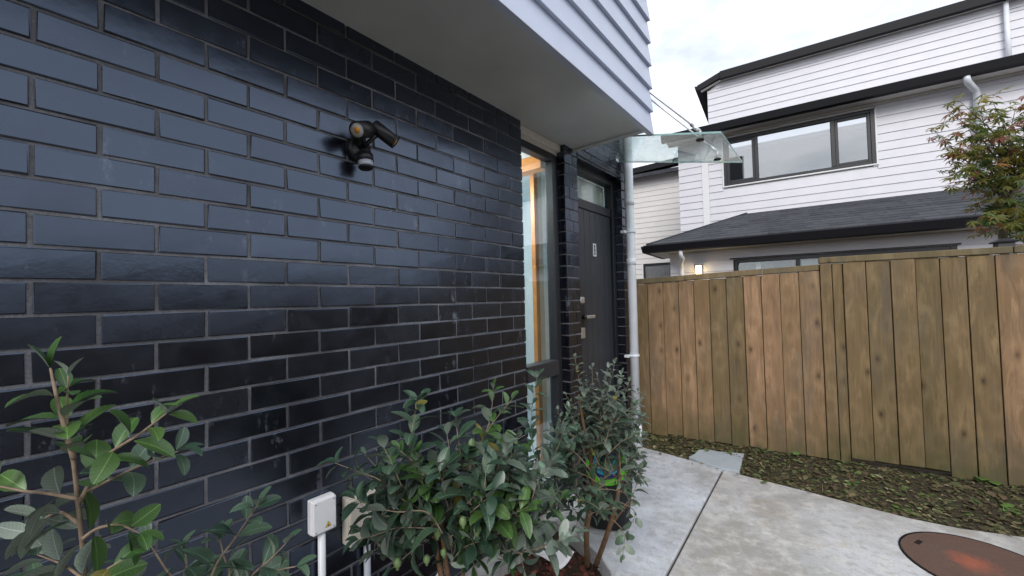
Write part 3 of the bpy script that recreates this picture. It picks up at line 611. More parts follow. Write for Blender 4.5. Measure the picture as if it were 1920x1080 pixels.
def frus(z0, r0, z1, r1): return MB().add([(-r0, -r0, z0), (r0, -r0, z0), (r0, r0, z0), (-r0, r0, z0), (-r1, -r1, z1), (r1, -r1, z1), (r1, r1, z1), (-r1, r1, z1)], [(0, 3, 2, 1), (4, 5, 6, 7), (0, 1, 5, 4), (1, 2, 6, 5), (2, 3, 7, 6), (3, 0, 4, 7)])
frus(-.04, .045, .018, .040).build('collar', 'black', PC); frus(.0185, .056, .028, .056).build('brim', 'gutter', PC); frus(.0285, .054, .050, .022).build('hood', 'black', PC)

# ------------------------------------------------------------------ neighbour's house
HB = .10; HA = math.atan(HB)
NH = thing('weatherboard_house', 'two-storey white weatherboard house with black gutters behind the fence', 'house', (0, 9.0, 0), HA)
def boards(parent, x0, x1, y, z0, z1, exp_, mat, holes=(), t0=.022):
    z = z0
    while z < z1 - .01:
        e_ = min(exp_, z1 - z); segs = [(x0, x1)]
        for (hx0, hx1, hz0, hz1) in holes:
            if z + e_ > hz0 + .02 and z < hz1 - .02:
                segs = [q for s_ in segs for q in ((s_[0], min(s_[1], hx0)), (max(s_[0], hx1), s_[1])) if q[1] - q[0] > .01]
        for a, c in segs:
            lap = .02 if z + e_ < z1 - .01 else 0
            poly = [(y, z), (y - t0, z), (y - t0, z + .004), (y - .008, z + e_ + lap), (y, z + e_ + lap)]
            m_ = MB().prism([(p, q - z) for p, q in poly], a - (a + c) / 2, c - (a + c) / 2, 'x')
            m_.build('weatherboard', mat, parent, loc=((a + c) / 2, 0, z))
        z += exp_
XR = 9.0
uw = link('upper_wall', None, NH)
MB().box(-.955, -.13 - .02, .0, .12, 2.3, 4.62).build('sheathing', 'white', uw); MB().box(2.22, XR, .0, .12, 2.3, 4.62).build('sheathing', 'white', uw)
MB().box(-.149, 2.219, .0, .12, 2.3, 3.53).build('sheathing', 'white', uw); MB().box(-.149, 2.219, .0, .12, 4.53, 4.62).build('sheathing', 'white', uw)
MB().box(-.955, -.85, .1201, 5.0, 2.3, 4.62).build('side_wall', 'board', uw)
WH = (-.135, 2.205, 3.545, 4.515)
boards(uw, -.965, XR, 0, 2.32, 4.60, .145, 'board', [WH, (-.52, -.39, 0, 9)])
bevel(MB().box(-.518, -.392, -.034, .0, 2.3, 4.60).build('corner_board', 'white', uw), .004)
UWN = link('upper_window', None, NH)
def wframe(parent, x0, x1, z0, z1, y, mull, mat, fw=.055, gl='glass_far', trim=True, sash=()):
    def fb(a, c, e_, g_, nm='frame_bar', m=mat, ya=-.035, yb=.045): bevel(MB().box(a, c, y + ya, y + yb, e_, g_).build(nm, m, parent), .004, 1)
    fb(x0, x0 + fw, z0, z1); fb(x1 - fw, x1, z0, z1); fb(x0 + fw + .0005, x1 - fw - .0005, z0, z0 + fw); fb(x0 + fw + .0005, x1 - fw - .0005, z1 - fw, z1)
    xs = [x0 + fw] + list(mull) + [x1 - fw]
    for m_ in mull: fb(m_ - .03, m_ + .03, z0 + fw + .0005, z1 - fw - .0005)
    for i, (a, c) in enumerate(zip(xs, xs[1:])):
        a2 = a + (.0305 if i else .0005); c2 = c - (.0305 if i < len(xs) - 2 else .0005); q = z0 + fw + .0005; k = z1 - fw - .0005
        if i in sash:
            for (s0, s1, t0_, t1_) in ((a2, a2 + .045, q, k), (c2 - .045, c2, q, k), (a2 + .0455, c2 - .0455, q, q + .045), (a2 + .0455, c2 - .0455, k - .045, k)): fb(s0, s1, t0_, t1_, 'sash_bar', mat, -.022, .03)
        MB().box(a2 + .001, c2 - .001, y + .0, y + .006, q + .001, k - .001).build('pane', gl, parent)
    if trim:
        fb(x0 - .028, x1 + .028, z0 - .026, z0 - .001, 'trim', 'white', -.045, .02); fb(x0 - .028, x0 - .001, z0, z1, 'trim', 'white', -.04, .02); fb(x1 + .001, x1 + .028, z0, z1, 'trim', 'white', -.04, .02)
wframe(UWN, WH[0] + .02, WH[1] - .02, WH[2] + .02, WH[3] - .01, 0, (.455, 1.62), 'frame', sash=(0, 2))
ur = link('upper_room', None, NH)
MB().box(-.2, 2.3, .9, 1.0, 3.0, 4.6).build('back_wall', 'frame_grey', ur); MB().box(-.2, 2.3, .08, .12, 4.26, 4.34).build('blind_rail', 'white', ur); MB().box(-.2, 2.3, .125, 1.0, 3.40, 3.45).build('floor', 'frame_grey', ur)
# eaves of the upper floor
ue = link('upper_eaves', None, NH)
MB().box(-1.15, XR, -.295, -.0005, 4.601, 4.621).build('soffit', 'cream', ue)
bevel(MB().box(-1.15, XR, -.05, -.026, 4.565, 4.6).build('soffit_bead', 'cream', ue), .003)
MB().prism([(-.30, 4.585), (-.395, 4.60), (-.42, 4.725), (-.405, 4.735), (-.30, 4.70)], -1.22, XR, 'x').build('gutter', 'gutter', ue)
MB().prism([(-.40, 4.735), (1.2, 5.02), (1.2, 5.0), (-.40, 4.70)], -1.15, XR, 'x').build('roof', 'shingle', ue)
# upper clerestory storey set back
tw = link('top_wall', None, NH); TY = 1.0
MB().prism([(-.46, 4.9), (XR, 4.9), (XR, 6.20), (-.20, 6.20), (-.46, 6.03)], TY, TY + .12, 'y').build('sheathing', 'white', tw)
boards(tw, -.47, XR, TY, 4.97, 6.045, .145, 'board')
z = 6.045
MB().prism([(TY, 0), (TY - .022, 0), (TY - .010, .135), (TY, .135)], -.30 - 4.35, XR - 4.35, 'x').build('weatherboard', 'board', tw, loc=(4.35, 0, z))
MB().box(-.46, -.36, TY + .121, TY + 4, 4.9, 6.0).build('side_wall', 'board', tw)
tr = link('top_roof', None, NH)
def yslab(poly, y0, y1, nm, mat): MB().prism(poly, y0, y1, 'y').build(nm, mat, tr)
yslab([(-.19, 6.165), (XR, 6.165), (XR, 6.325), (-.19, 6.325)], TY - .20, TY - .10, 'gutter', 'gutter')
yslab([(-.64, 6.045), (-.195, 6.20), (-.195, 6.33), (-.66, 6.165)], TY - .16, TY - .10, 'barge_board', 'gutter')
yslab([(-.60, 6.05), (-.18, 6.19), (XR, 6.19), (XR, 6.178), (-.17, 6.178), (-.58, 6.038)], TY - .0995, TY - .0225, 'soffit', 'cream')
yslab([(-.70, 6.08), (-.58, 6.06), (-.60, 6.14), (-.72, 6.17)], TY - .14, TY + 4.0, 'end_gutter', 'gutter')
yslab([(-.66, 6.17), (-.19, 6.335), (XR, 6.335), (XR, 6.36), (-.20, 6.36), (-.67, 6.19)], TY - .0985, TY + 4.0, 'roof_sheet', 'gutter')
# lower storey
lw_ = link('lower_wall', None, NH); LY = -1.15
MB().box(-.96, .06, LY, LY + .1, -.1, 2.2).build('sheathing', 'white', lw_); MB().box(2.785, XR, LY, LY + .1, -.1, 2.2).build('sheathing', 'white', lw_); MB().box(.0605, 2.7845, LY, LY + .1, -.1, .88).build('sheathing', 'white', lw_)
MB().box(.0605, 2.7845, LY, LY + .1, 2.02, 2.2).build('sheathing', 'white', lw_)
LWH = (.07, 2.78, .9, 2.005)
boards(lw_, -.97, XR, LY, .18, 2.185, .182, 'board', [LWH])
MB().box(-.97, -.90, LY + .101, 0, -.1, 2.2).build('side_wall', 'board_cream', lw_)
LWN = link('lower_window', None, NH)
wframe(LWN, LWH[0] + .02, LWH[1] - .02, LWH[2] + .02, LWH[3] - .01, LY, (.985, 1.9), 'frame', gl='glass', trim=False)
bevel(MB().box(LWH[0] - .05, LWH[1] + .03, LY - .05, LY - .036, LWH[3] + .0, LWH[3] + .022).build('head_flashing', 'frame', LWN), .002)
lr = link('lower_room', None, NH)
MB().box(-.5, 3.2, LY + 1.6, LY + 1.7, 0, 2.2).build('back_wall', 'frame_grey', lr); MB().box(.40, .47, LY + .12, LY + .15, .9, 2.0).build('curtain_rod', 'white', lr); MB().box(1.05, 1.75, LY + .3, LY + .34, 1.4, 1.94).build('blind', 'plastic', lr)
lf = link('lower_roof', None, NH); EY = -1.5
hx = -1.30
nrow = 11
for i in range(nrow):
    t0, t1 = i / nrow, (i + 1) / nrow
    za, zb = 2.345 + .625 * t0, 2.345 + .625 * t1; ya, yb = EY * (1 - t0) - .02, EY * (1 - t1) - .02; xa, xb = hx + 1.55 * t0, hx + 1.55 * t1
    m_ = MB().add([(xa, ya, za + .008), (XR, ya, za + .008), (XR, yb, zb + .002), (xb, yb, zb + .002), (xa, ya, za - .02), (XR, ya, za - .02), (XR, yb, zb - .02), (xb, yb, zb - .02)],
                  [(0, 1, 2, 3), (7, 6, 5, 4), (0, 4, 5, 1), (1, 5, 6, 2), (2, 6, 7, 3), (3, 7, 4, 0)])
    m_.build('shingle_course', 'shingle', lf)
MB().add([(hx, EY - .02, 2.345), (hx + 1.55, -.02, 2.97), (hx, -.02, 2.345)], [(0, 1, 2)]).build('hip_face', 'shingle', lf)
MB().tube([(hx, EY - .02, 2.352), (hx + 1.55, -.02, 2.978)], .018, 8).build('hip_cap', 'shingle', lf)
MB().prism([(EY, 2.19), (EY - .085, 2.205), (EY - .11, 2.315), (EY - .095, 2.33), (EY, 2.31)], hx - .04, XR, 'x').build('gutter', 'gutter', lf)
MB().prism([(hx, 2.19), (hx - .085, 2.205), (hx - .11, 2.315), (hx - .095, 2.33), (hx, 2.31)], EY, -.03, 'y').build('gutter', 'gutter', lf)
MB().box(hx, XR, EY + .0005, LY - .0005, 2.201, 2.218).build('soffit', 'cream', lf); MB().box(hx, -.971, LY, -.03, 2.2015, 2.218).build('soffit', 'cream', lf)
# neighbour downpipes
def dpipe(pts, r=.04):
    o = MB().tube(pts, r, 14).build('downpipe', 'pipe', NH, True); return o
q = onP(1808, 150, 8.62, HB).x * 1.005
q2 = onP(1829, 190, 8.95, HB).x * 1.005
dpipe([(q, -.34, 4.60), (q, -.34, 4.55), (q + .02, -.31, 4.51), (q2 - .02, -.12, 4.44), (q2, -.085, 4.39), (q2, -.085, 2.95)], .042)
q3 = onP(1901, 50, 10, HB).x * 1.005; dpipe([(q3, TY - .085, 6.16), (q3, TY - .085, 4.95)], .033)
q4 = onP(1260, 470, 7.5, HB).x * 1.005; q5 = onP(1265, 500, 7.79, HB).x * 1.005
dpipe([(q4, EY - .02, 2.195), (q4, EY - .02, 2.12), (q4 + .02, EY + .03, 2.06), (q5, LY - .09, 1.98), (q5, LY - .07, 1.93), (q5, LY - .07, .0)], .035)
lq = onP(1311, 507, 7.79, HB)
WL = thing('wall_lantern', 'small lit wall lantern on the white house just above the fence', 'wall light', (lq.x, lq.y - .01, lq.z - .1), HA)
bevel(MB().box(-.05, .05, .0, .02, 0, .19).build('back_plate', 'frame', WL), .003); bevel(MB().box(-.068, .068, -.11, .0195, .185, .20).build('hood', 'frame', WL), .003)
MB().tube([(0, -.05, .02), (0, -.05, .18)], .046, 16).build('glowing_shade', 'lampglow', WL, True)
for zz in (.03, .055, .08): MB().tube([(0, -.05, zz), (0, -.05, zz + .004)], .05, 16).build('cage_ring', 'frame', WL)
# second house, further back on the left
FH = thing('far_house', 'cream weatherboard house further back, seen beside the downpipe under the glass canopy', 'house', (0, 12.0, 0), HA)
fw = link('wall', None, FH)
MB().prism([(-7.0, -.1), (-1.0, -.1), (-1.0, 5.05), (-7.0, 4.75)], 0, .12, 'y').build('sheathing', 'board_cream', fw)
FHW = (-2.86, -2.05, .9, 2.36)
boards(fw, -7.0, -1.0, 0, .1, 4.75, .151, 'board_cream', [FHW])
MB().prism([(-7.2, 4.77), (-.9, 5.10), (-.9, 5.26), (-7.2, 4.93)], -.30, -.02, 'y').build('gutter', 'gutter', FH)
MB().prism([(-.32, 4.95), (4, 6.0), (4, 5.9), (-.32, 4.85)], -7.2, -.9, 'x').build('roof', 'shingle', FH)
FW = link('window', None, FH); wframe(FW, FHW[0] + .01, FHW[1] - .01, FHW[2], FHW[3], 0, (), 'frame', trim=True)
MB().box(-3, -1.9, 1.2, 1.3, .5, 2.6).build('room_wall', 'frame_grey', FH)

# ------------------------------------------------------------------ small things on the ground
mc = (2.075, 3.02); mr = .305
MH = thing('manhole_cover', 'rusty round iron manhole cover with an orange paint patch in the concrete', 'manhole cover', (mc[0], mc[1], 0))
def disc(r, n=48, sx=0, sy=0): return [(sx + r * math.cos(2 * math.pi * k / n), sy + r * math.sin(2 * math.pi * k / n)) for k in range(n)]
mm = MB(); n = 48
for r0, zz in ((mr, .0008), (mr, .005), (mr - .009, .005), (mr - .009, .0008)):
    mm.v += [(r0 * math.cos(2 * math.pi * k / n), r0 * math.sin(2 * math.pi * k / n), zz) for k in range(n)]
for i in range(3):
    for k in range(n): mm.f.append((i * n + k, i * n + (k + 1) % n, (i + 1) * n + (k + 1) % n, (i + 1) * n + k)); mm.mi.append(0)
mm.build('frame_ring', 'gutter', MH)
cov = MB().prism(disc(mr - .012), .0009, .0055, 'z').build('cover', 'rust', MH)
for a in (2.75, 4.4): bevel(MB().box(-.028, .028, -.011, .011, 0, .0012).build('lifting_slot', 'black', cov, loc=(math.cos(a) * .235, math.sin(a) * .235, .0056)), .0004).rotation_euler = (0, 0, a + 1.57)
rg = random.Random(4)
# slate paver
pv = [onZ(*p, .012) for p in ((1291, 856), (1303, 850), (1309, 843), (1330, 842), (1345, 846), (1395, 850), (1390, 868), (1386, 883), (1354, 878), (1320, 867))]
SP = tag(bevel(MB().prism([(p.x - pv[0].x, p.y - pv[0].y) for p in pv], -.03, .012, 'z').build('slate_paver', 'slate', loc=(pv[0].x, pv[0].y, 0)), .006), 'chipped blue-grey slate paver lying on the mulch by the path edge', 'paver')
# white plastic offcut in the garden bed
wp0 = Vector((.215, 1.90, -.075)); ws = MB(); vs_ = []; nn = 10
for j in range(nn + 1):
    t = j / nn
    for i in range(nn + 1):
        s_ = i / nn; vs_.append((-.12 + .24 * s_ + .03 * t, .10 * t - .05, .018 + .055 * t * t + .018 * math.sin(s_ * 3.1) * (1 - t) - .012 * s_))
vs2 = [(x, y, z - .004) for x, y, z in vs_]; k = (nn + 1) ** 2
fs2 = []
for j in range(nn):
    for i in range(nn): a = j * (nn + 1) + i; fs2 += [(a, a + 1, a + nn + 2, a + nn + 1), (k + a + nn + 1, k + a + nn + 2, k + a + 1, k + a)]
for i in range(nn): fs2 += [(i, k + i, k + i + 1, i + 1), (k - nn - 1 + i, k - nn + i, 2 * k - nn + i, 2 * k - nn - 1 + i), (i * (nn + 1), (i + 1) * (nn + 1), k + (i + 1) * (nn + 1), k + i * (nn + 1)), (i * (nn + 1) + nn, k + i * (nn + 1) + nn, k + (i + 1) * (nn + 1) + nn, (i + 1) * (nn + 1) + nn)]
tag(ws.add(vs_ + vs2, fs2).build('plastic_sheet', 'plastic', smooth=True, loc=wp0), 'curled white plastic sheet lying in the bed beneath the shrubs', 'plastic sheet')
# black bag with a green and blue print standing on the path
BGp = Vector((.40, 2.30, 0)); BG = thing('shopping_bag', 'black bag with lime green and blue print standing on the path behind the shrub', 'bag', BGp, math.radians(26))
def ringpts(wx_, dy_, z, n=20, p=4.0): return [(wx_ * math.copysign(abs(math.cos(a)) ** (2 / p), math.cos(a)), dy_ * math.copysign(abs(math.sin(a)) ** (2 / p), math.sin(a)), z) for a in [2 * math.pi * k / n for k in range(n)]]
bb = MB(); lv = [(.105, .085, .002), (.125, .10, .02), (.15, .115, .22), (.168, .12, .44), (.172, .10, .56), (.165, .085, .57), (.15, .07, .54)]
for (a, c, z) in lv: bb.v += ringpts(a, c, z)
for i in range(len(lv) - 1):
    for j in range(20): bb.f.append((i * 20 + j, i * 20 + (j + 1) % 20, (i + 1) * 20 + (j + 1) % 20, (i + 1) * 20 + j)); bb.mi.append(0)
bb.f += [tuple(range(19, -1, -1)), tuple(range((len(lv) - 1) * 20, len(lv) * 20))]; bb.mi += [0, 0]
bb.build('bag_body', 'bagblack', BG, True)
for s_ in (-1, 1): MB().tube([(-.07, s_ * .085, .555), (-.06, s_ * .09, .63), (0, s_ * .07, .67), (.06, s_ * .09, .63), (.07, s_ * .085, .555)], .009, 8).build('handle', 'bagblack', BG, True)
def prt(rx, rz, zc, yo, mat, nm):
    p = [(rx * math.cos(a), zc + rz * math.sin(a)) for a in [2 * math.pi * k / 28 for k in range(28)]]
    m_ = MB(); front = [(x, -.1225 - yo, z) for x, z in p]; back = [(x, -.118, z) for x, z in p]
    n = 28; m_.add(front + back, [tuple(range(n)), tuple(range(2 * n - 1, n - 1, -1))] + [(i, (i + 1) % n, n + (i + 1) % n, n + i) for i in range(n)]); return m_.build(nm, mat, BG)
prt(.125, .12, .40, 0, 'green', 'print'); prt(.088, .085, .40, .0012, 'navy', 'print'); prt(.078, .066, .405, .0024, 'cyan', 'print')

# loose litter over the mulch, red bark in the bed: too many to count
def flake(mb, p, L, Wd, yaw, tilt, roll_):
    c, s_ = math.cos(yaw), math.sin(yaw); pts = []
    for (a, b_) in ((-.5, 0), (-.1, .5), (.3, .4), (.5, 0), (.25, -.42), (-.15, -.5)):
        x, y = a * L, b_ * Wd; z = x * tilt + abs(y) * .35 + y * roll_; pts.append((p[0] + c * x - s_ * y, p[1] + s_ * x + c * y, p[2] + z))
    mb.add(pts, [(0, 1, 2, 3, 4, 5)])
lt = MB()
for i in range(11000):
    x = U(-.1, 4.2) if i % 7 else U(4, 8); y0_ = edge_y(max(0, min(7.9, x))); y = y0_ + (4.07 + .12 * x - y0_) * rnd() + (-U(.02, .10) if rnd() < .05 else 0.012)
    big = rnd() < .12
    if rnd() < .38: L, Wd = U(.03, .14), U(.0015, .004)
    else: L = U(.014, .042) * (1.8 if big else 1); Wd = L * U(.35, .7)
    flake(lt, (x, y, max(fz(x, y), .002 if y < y0_ else -1) + U(.001, .012)), L, Wd, U(0, 6.28), U(-.3, .3), U(-.4, .4))
stuff(lt.build('leaf_litter', 'litter', fix=False)); bpy.data.objects['leaf_litter']['label'] = 'brown and green leaf litter along the fence foot'
bk = MB()
for i in range(1500):
    x = U(.12, .72); y = U(1.0, 2.1)
    if y > 2.12 - .28 * x - (0.25 if x > .5 else 0): continue
    L = U(.015, .05); flake(bk, (x, y, bz(x, y) + U(.002, .014)), L, L * U(.4, .8), U(0, 6.28), U(-.4, .4), U(-.5, .5))
stuff(bk.build('bark_mulch', 'bark', fix=False))
def weed(px, py, n, size, label, up=.5):
    size *= 1.5; p = onZ(px, py, 0.0); t = thing('weed', label, 'weed', (p.x, p.y, fz(p.x, p.y)))
    for i in range(n):
        a = U(0, 6.28); L = size * U(.6, 1.1); d = Vector((math.cos(a), math.sin(a), up * U(.3, 1.2))).normalized(); sd_ = Vector((-d.y, d.x, 0)).normalized(); b0 = d * size * U(.1, .5)
        nrm = d.cross(sd_); pts = []
        for (u_, w_) in ((0, 0), (.2, .32), (.5, .45), (.8, .28), (1, 0), (.8, -.28), (.5, -.45), (.2, -.32)): pts.append(b0 + d * L * u_ + sd_ * L * w_ - nrm * (-.12 * L * abs(w_)) + Vector((0, 0, -.25 * L * u_ * u_)))
        MB().add(pts, [tuple(range(8))]).build('leaf', 'weed', t, fix=False)
        MB().tube([(0, 0, 0), b0 * .6 + Vector((0, 0, .003)), b0], .0016, 5).build('stalk', 'weed', t)
weed(1848, 902, 11, .075, 'bright green broad-leaved weed at the foot of the fence on the right', .7)
weed(1492, 857, 5, .04, 'small blue-green seedling at the fence foot beside the taller fence section', 1.2)
weed(1600, 905, 6, .035, 'small weed in the middle of the mulch strip', .4)
weed(1735, 925, 7, .035, 'low weed halfway along the mulch below the knotty boards', .4)
weed(1690, 950, 5, .032, 'small weed close to the path edge left of the manhole', .5)
weed(1425, 850, 5, .03, 'tiny weed right of the slate paver', .6)
weed(1900, 960, 6, .04, 'low weed beside the path at the right frame edge', .5)

# ------------------------------------------------------------------ shrubs
def leaf_mesh(name, wr, curl, cup, mats):
    mb = MB(); prof = [(0, .02), (.12, .42), (.32, .88), (.52, 1.0), (.74, .86), (.89, .60), (.965, .30), (1.0, .04)]
    for layer, dz, mi in ((0, .0, 0), (1, -.012, 1)):
        vs = []; fs = []
        for (t, w_) in prof:
            hw = wr * .5 * w_; zc = -curl * t * t + .05 * math.sin(t * 3.1)
            vs += [(t, -hw, zc + cup * hw + dz), (t, 0, zc + dz), (t, hw, zc + cup * hw + dz)]
        for i in range(len(prof) - 1):
            a = i * 3; f1 = (a, a + 3, a + 4, a + 1); f2 = (a + 1, a + 4, a + 5, a + 2)
            fs += [f1, f2] if layer == 0 else [tuple(reversed(f1)), tuple(reversed(f2))]
        mb.add(vs, fs, mi)
    return mb.mesh(name, mats, True, fix=False)
LM = {}
for key, mt in (('d', 'leaf'), ('f', 'leaf_fresh'), ('g', 'leaf_grey'), ('y', 'leaf_yellow')):
    LM[key] = [leaf_mesh('leaf', wr, cu, cp, [mt, 'leaf_under']) for wr, cu, cp in ((.50, .10, .35), (.56, .20, .25), (.46, .05, .45), (.58, .30, .15), (.53, -.08, .3), (.47, .38, .55))]
class Shrub:
    def __init__(s, name, label, base, maxobj=300, stemmat='stem'):
        s.base = Vector(base); s.t = thing(name, label, 'shrub', base); s.leaves = []; s.stemmat = stemmat; s.twigs = MB(); s.stems = MB(); s.maxobj = maxobj
    def leaf(s, p, d, nrm, L, key):
        if rnd() < .010: key = 'y'
        d = d.normalized(); nrm = (nrm - d * nrm.dot(d)); nrm = nrm.normalized() if nrm.length > 1e-4 else Vector((0, 0, 1)); y = nrm.cross(d)
        s.leaves.append((Matrix(((d.x * L, y.x * L, nrm.x * L, p.x), (d.y * L, y.y * L, nrm.y * L, p.y), (d.z * L, y.z * L, nrm.z * L, p.z), (0, 0, 0, 1))), key, L))
    def shoot(s, pts, L, sp, key='d', r0=.003, start=.12, stem=False, tipscale=.55, spread=1.0):
        pts = [Vector(p) for p in pts]
        # resample smoothly
        dense = []
        for i in range(len(pts) - 1):
            p0, p1, p2, p3 = pts[max(i - 1, 0)], pts[i], pts[i + 1], pts[min(i + 2, len(pts) - 1)]
            for k in range(5):
                t = k / 5; dense.append(.5 * ((2 * p1) + (p2 - p0) * t + (2 * p0 - 5 * p1 + 4 * p2 - p3) * t * t + (3 * p1 - p0 - 3 * p2 + p3) * t ** 3))
        dense.append(pts[-1]); n = len(dense)
        rad = [r0 * (1 - .65 * i / (n - 1)) for i in range(n)]
        MB().tube([p - s.base for p in dense], rad, 6 if not stem else 9).build('stem' if stem else 'twig', s.stemmat if stem else 'twig', s.t, True)
        if sp is None: return dense
        tot = sum((dense[i + 1] - dense[i]).length for i in range(n - 1)); acc = 0; nxt = tot * start; az = U(0, 3.1)
        for i in range(n - 1):
            seg = dense[i + 1] - dense[i]; ln = seg.length
            while acc + ln >= nxt and ln > 1e-6:
                p = dense[i] + seg * ((nxt - acc) / ln); tg = seg.normalized(); fr = nxt / tot
                ref = Vector((0, 0, 1)) if abs(tg.z) < .9 else Vector((1, 0, 0)); a = tg.cross(ref).normalized(); c = tg.cross(a)
                sd_ = a * math.cos(az) + c * math.sin(az); ls = L * (1 - (1 - tipscale) * max(0, (fr - .55) / .45)) * U(.8, 1.15)
                for sg in (1, -1):
                    if rnd() < .08: continue
                    d = (sd_ * sg * spread + tg * U(.25, .75) + Vector((U(-.2, .2), U(-.2, .2), U(-.25, .25)))); nr = tg * .8 + Vector((0, 0, .7)) + Vector((U(-.35, .35), U(-.35, .35), U(-.2, .2)))
                    s.leaf(p + d.normalized() * .004, d, nr, ls, key)
                az += 1.57 + U(-.3, .3); nxt += sp * U(.8, 1.25)
            acc += ln
        tg = (dense[-1] - dense[-2]).normalized(); ref = Vector((0, 0, 1)) if abs(tg.z) < .9 else Vector((1, 0, 0)); a = tg.cross(ref).normalized()
        for sg in (1, -1): s.leaf(dense[-1], a * sg * .5 + tg, tg * .3 + Vector((0, 0, 1)), L * tipscale * U(.8, 1.1), key)
        return dense
    def fruit(s, p, L=.03):
        p = Vector(p); m_ = MB().tube([p, p - Vector((0, 0, L * .12)), p - Vector((0, 0, L * .45)), p - Vector((0, 0, L * .8)), p - Vector((0, 0, L)), p - Vector((0, 0, L * 1.18))], [L * .1, L * .28, L * .42, L * .34, L * .15, L * .17], 12)
        m_.v = [(x - s.base.x, y - s.base.y, z - s.base.z) for x, y, z in m_.v]; m_.build('fruit', 'fruit', s.t, True)
    def done(s, gap=None):
        if s.twigs.v: s.twigs.build('twigs', 'twig', s.t, True)
        if s.stems.v: s.stems.build('stem', 'stem', s.t, True)
        if gap:
            def keep(q):
                d = q[0].translation - CAM; dp = d.dot(_f); x = 960 + FPX * d.dot(_r) / dp; y = 540 - FPX * d.dot(_u) / dp
                return ((x - gap[0]) / gap[2]) ** 2 + ((y - gap[1]) / gap[3]) ** 2 > 1 or rnd() < .22
            s.leaves = [q for q in s.leaves if keep(q)]
        s.leaves.sort(key=lambda q: (q[0].translation - CAM).length / q[2])
        ov = {}
        for i, (mt, key, L) in enumerate(s.leaves):
            me = random.choice(LM[key]); m2 = Matrix.Translation(-s.base) @ mt
            if i < s.maxobj:
                o = link('leaf', me, s.t); loc, rot, scl = m2.decompose(); o.location = loc; o.rotation_mode = 'QUATERNION'; o.rotation_quaternion = rot; o.scale = scl
            else:
                mb = ov.setdefault(key, MB()); mb.add([m2 @ v.co for v in me.vertices], [tuple(p.vertices) for p in me.polygons]); mb.mi[-len(me.polygons):] = [p.material_index for p in me.polygons]
        for key, mb in ov.items(): stuff(mb.build('foliage', [{'d': 'leaf', 'f': 'leaf_fresh', 'g': 'leaf_grey', 'y': 'leaf_yellow'}[key], 'leaf_under'], s.t, True, fix=False))
# A: tall shoot at the left edge, close to the lens
dA = .60
A = Shrub('feijoa_shrub', 'leafy shrub shoot at the left frame edge, closest to the lens', (.64, .06, -.09), stemmat='twig')
def a_(x, y, dd=0.0): return at(x, y, dA + dd)
A.shoot([(.64, .06, -.09), a_(168, 1250, .04), a_(160, 1080, .02), a_(148, 960, .01), a_(135, 850), a_(113, 770), a_(95, 693)], None, None, r0=.0045, stem=True)
A.shoot([a_(138, 860), a_(112, 770), a_(94, 690)], .062, .040, 'f', .004, .2, tipscale=.7)
A.shoot([a_(140, 870, .02), a_(126, 800, .02), a_(128, 705, .01)], .060, .027, 'f', .003, .1, tipscale=.6)
A.shoot([a_(150, 940), a_(195, 860, -.01), a_(260, 815, -.02), a_(312, 775, -.02)], .056, .034, 'f', .003, .22, tipscale=.75)
A.shoot([a_(150, 930, .02), a_(215, 895, .03), a_(290, 862, .04), a_(334, 846, .05)], .055, .033, 'd', .0025, .3, tipscale=.7)
A.shoot([a_(146, 935, -.01), a_(90, 925, -.03), a_(40, 920, -.05), a_(-30, 905, -.06)], .060, .030, 'f', .003, .2)
A.shoot([a_(155, 1010), a_(185, 990, .01), a_(225, 985, .02), a_(262, 1000, .02)], .060, .025, 'f', .003, .1)
A.shoot([a_(152, 985, .02), a_(110, 960, .03), a_(70, 985, .05), a_(50, 1010, .06)], .058, .026, 'd', .003, .1)
A.shoot([a_(162, 1090), a_(120, 1060, .02), a_(70, 1040, .04)], .054, .027, 'd', .0025, .1)
A.shoot([a_(165, 1110), a_(190, 1075, -.01), a_(230, 1050, -.01)], .058, .026, 'f', .0025, .1)
A.shoot([a_(165, 1150), a_(110, 1110), a_(70, 1085)], .058, .026, 'd', .0025, .1)
A.done()
# D: low shoots between the left shrub and the box
dD = .80
Dh = Shrub('feijoa_shrub', 'low shrub with a few upright shoots left of the white junction box', (.60, .36, -.09))
def d_(x, y, dd=0.0): return at(x, y, dD + dd)
for tip in ([(380, 1130), (405, 1060), (440, 1010), (482, 948)], [(360, 1130), (320, 1080), (300, 1050), (275, 1012)], [(420, 1130), (470, 1080), (505, 1050), (535, 1020)], [(390, 1130), (430, 1080), (420, 1045), (412, 1010)], [(400, 1150), (460, 1100), (500, 1075), (555, 1062)], [(350, 1150), (340, 1100), (350, 1060), (345, 1030)], [(340, 1180), (290, 1130), (255, 1085), (240, 1062)]):
    dj = U(-.05, .06); Dh.shoot([d_(x, y, dj) for x, y in tip], .062, .036, 'd' if rnd() < .6 else 'f', .003, .15, tipscale=.6)
Dh.shoot([(.60, .36, -.09), d_(380, 1300), d_(375, 1140)], None, None, r0=.008, stem=True)
Dh.done()
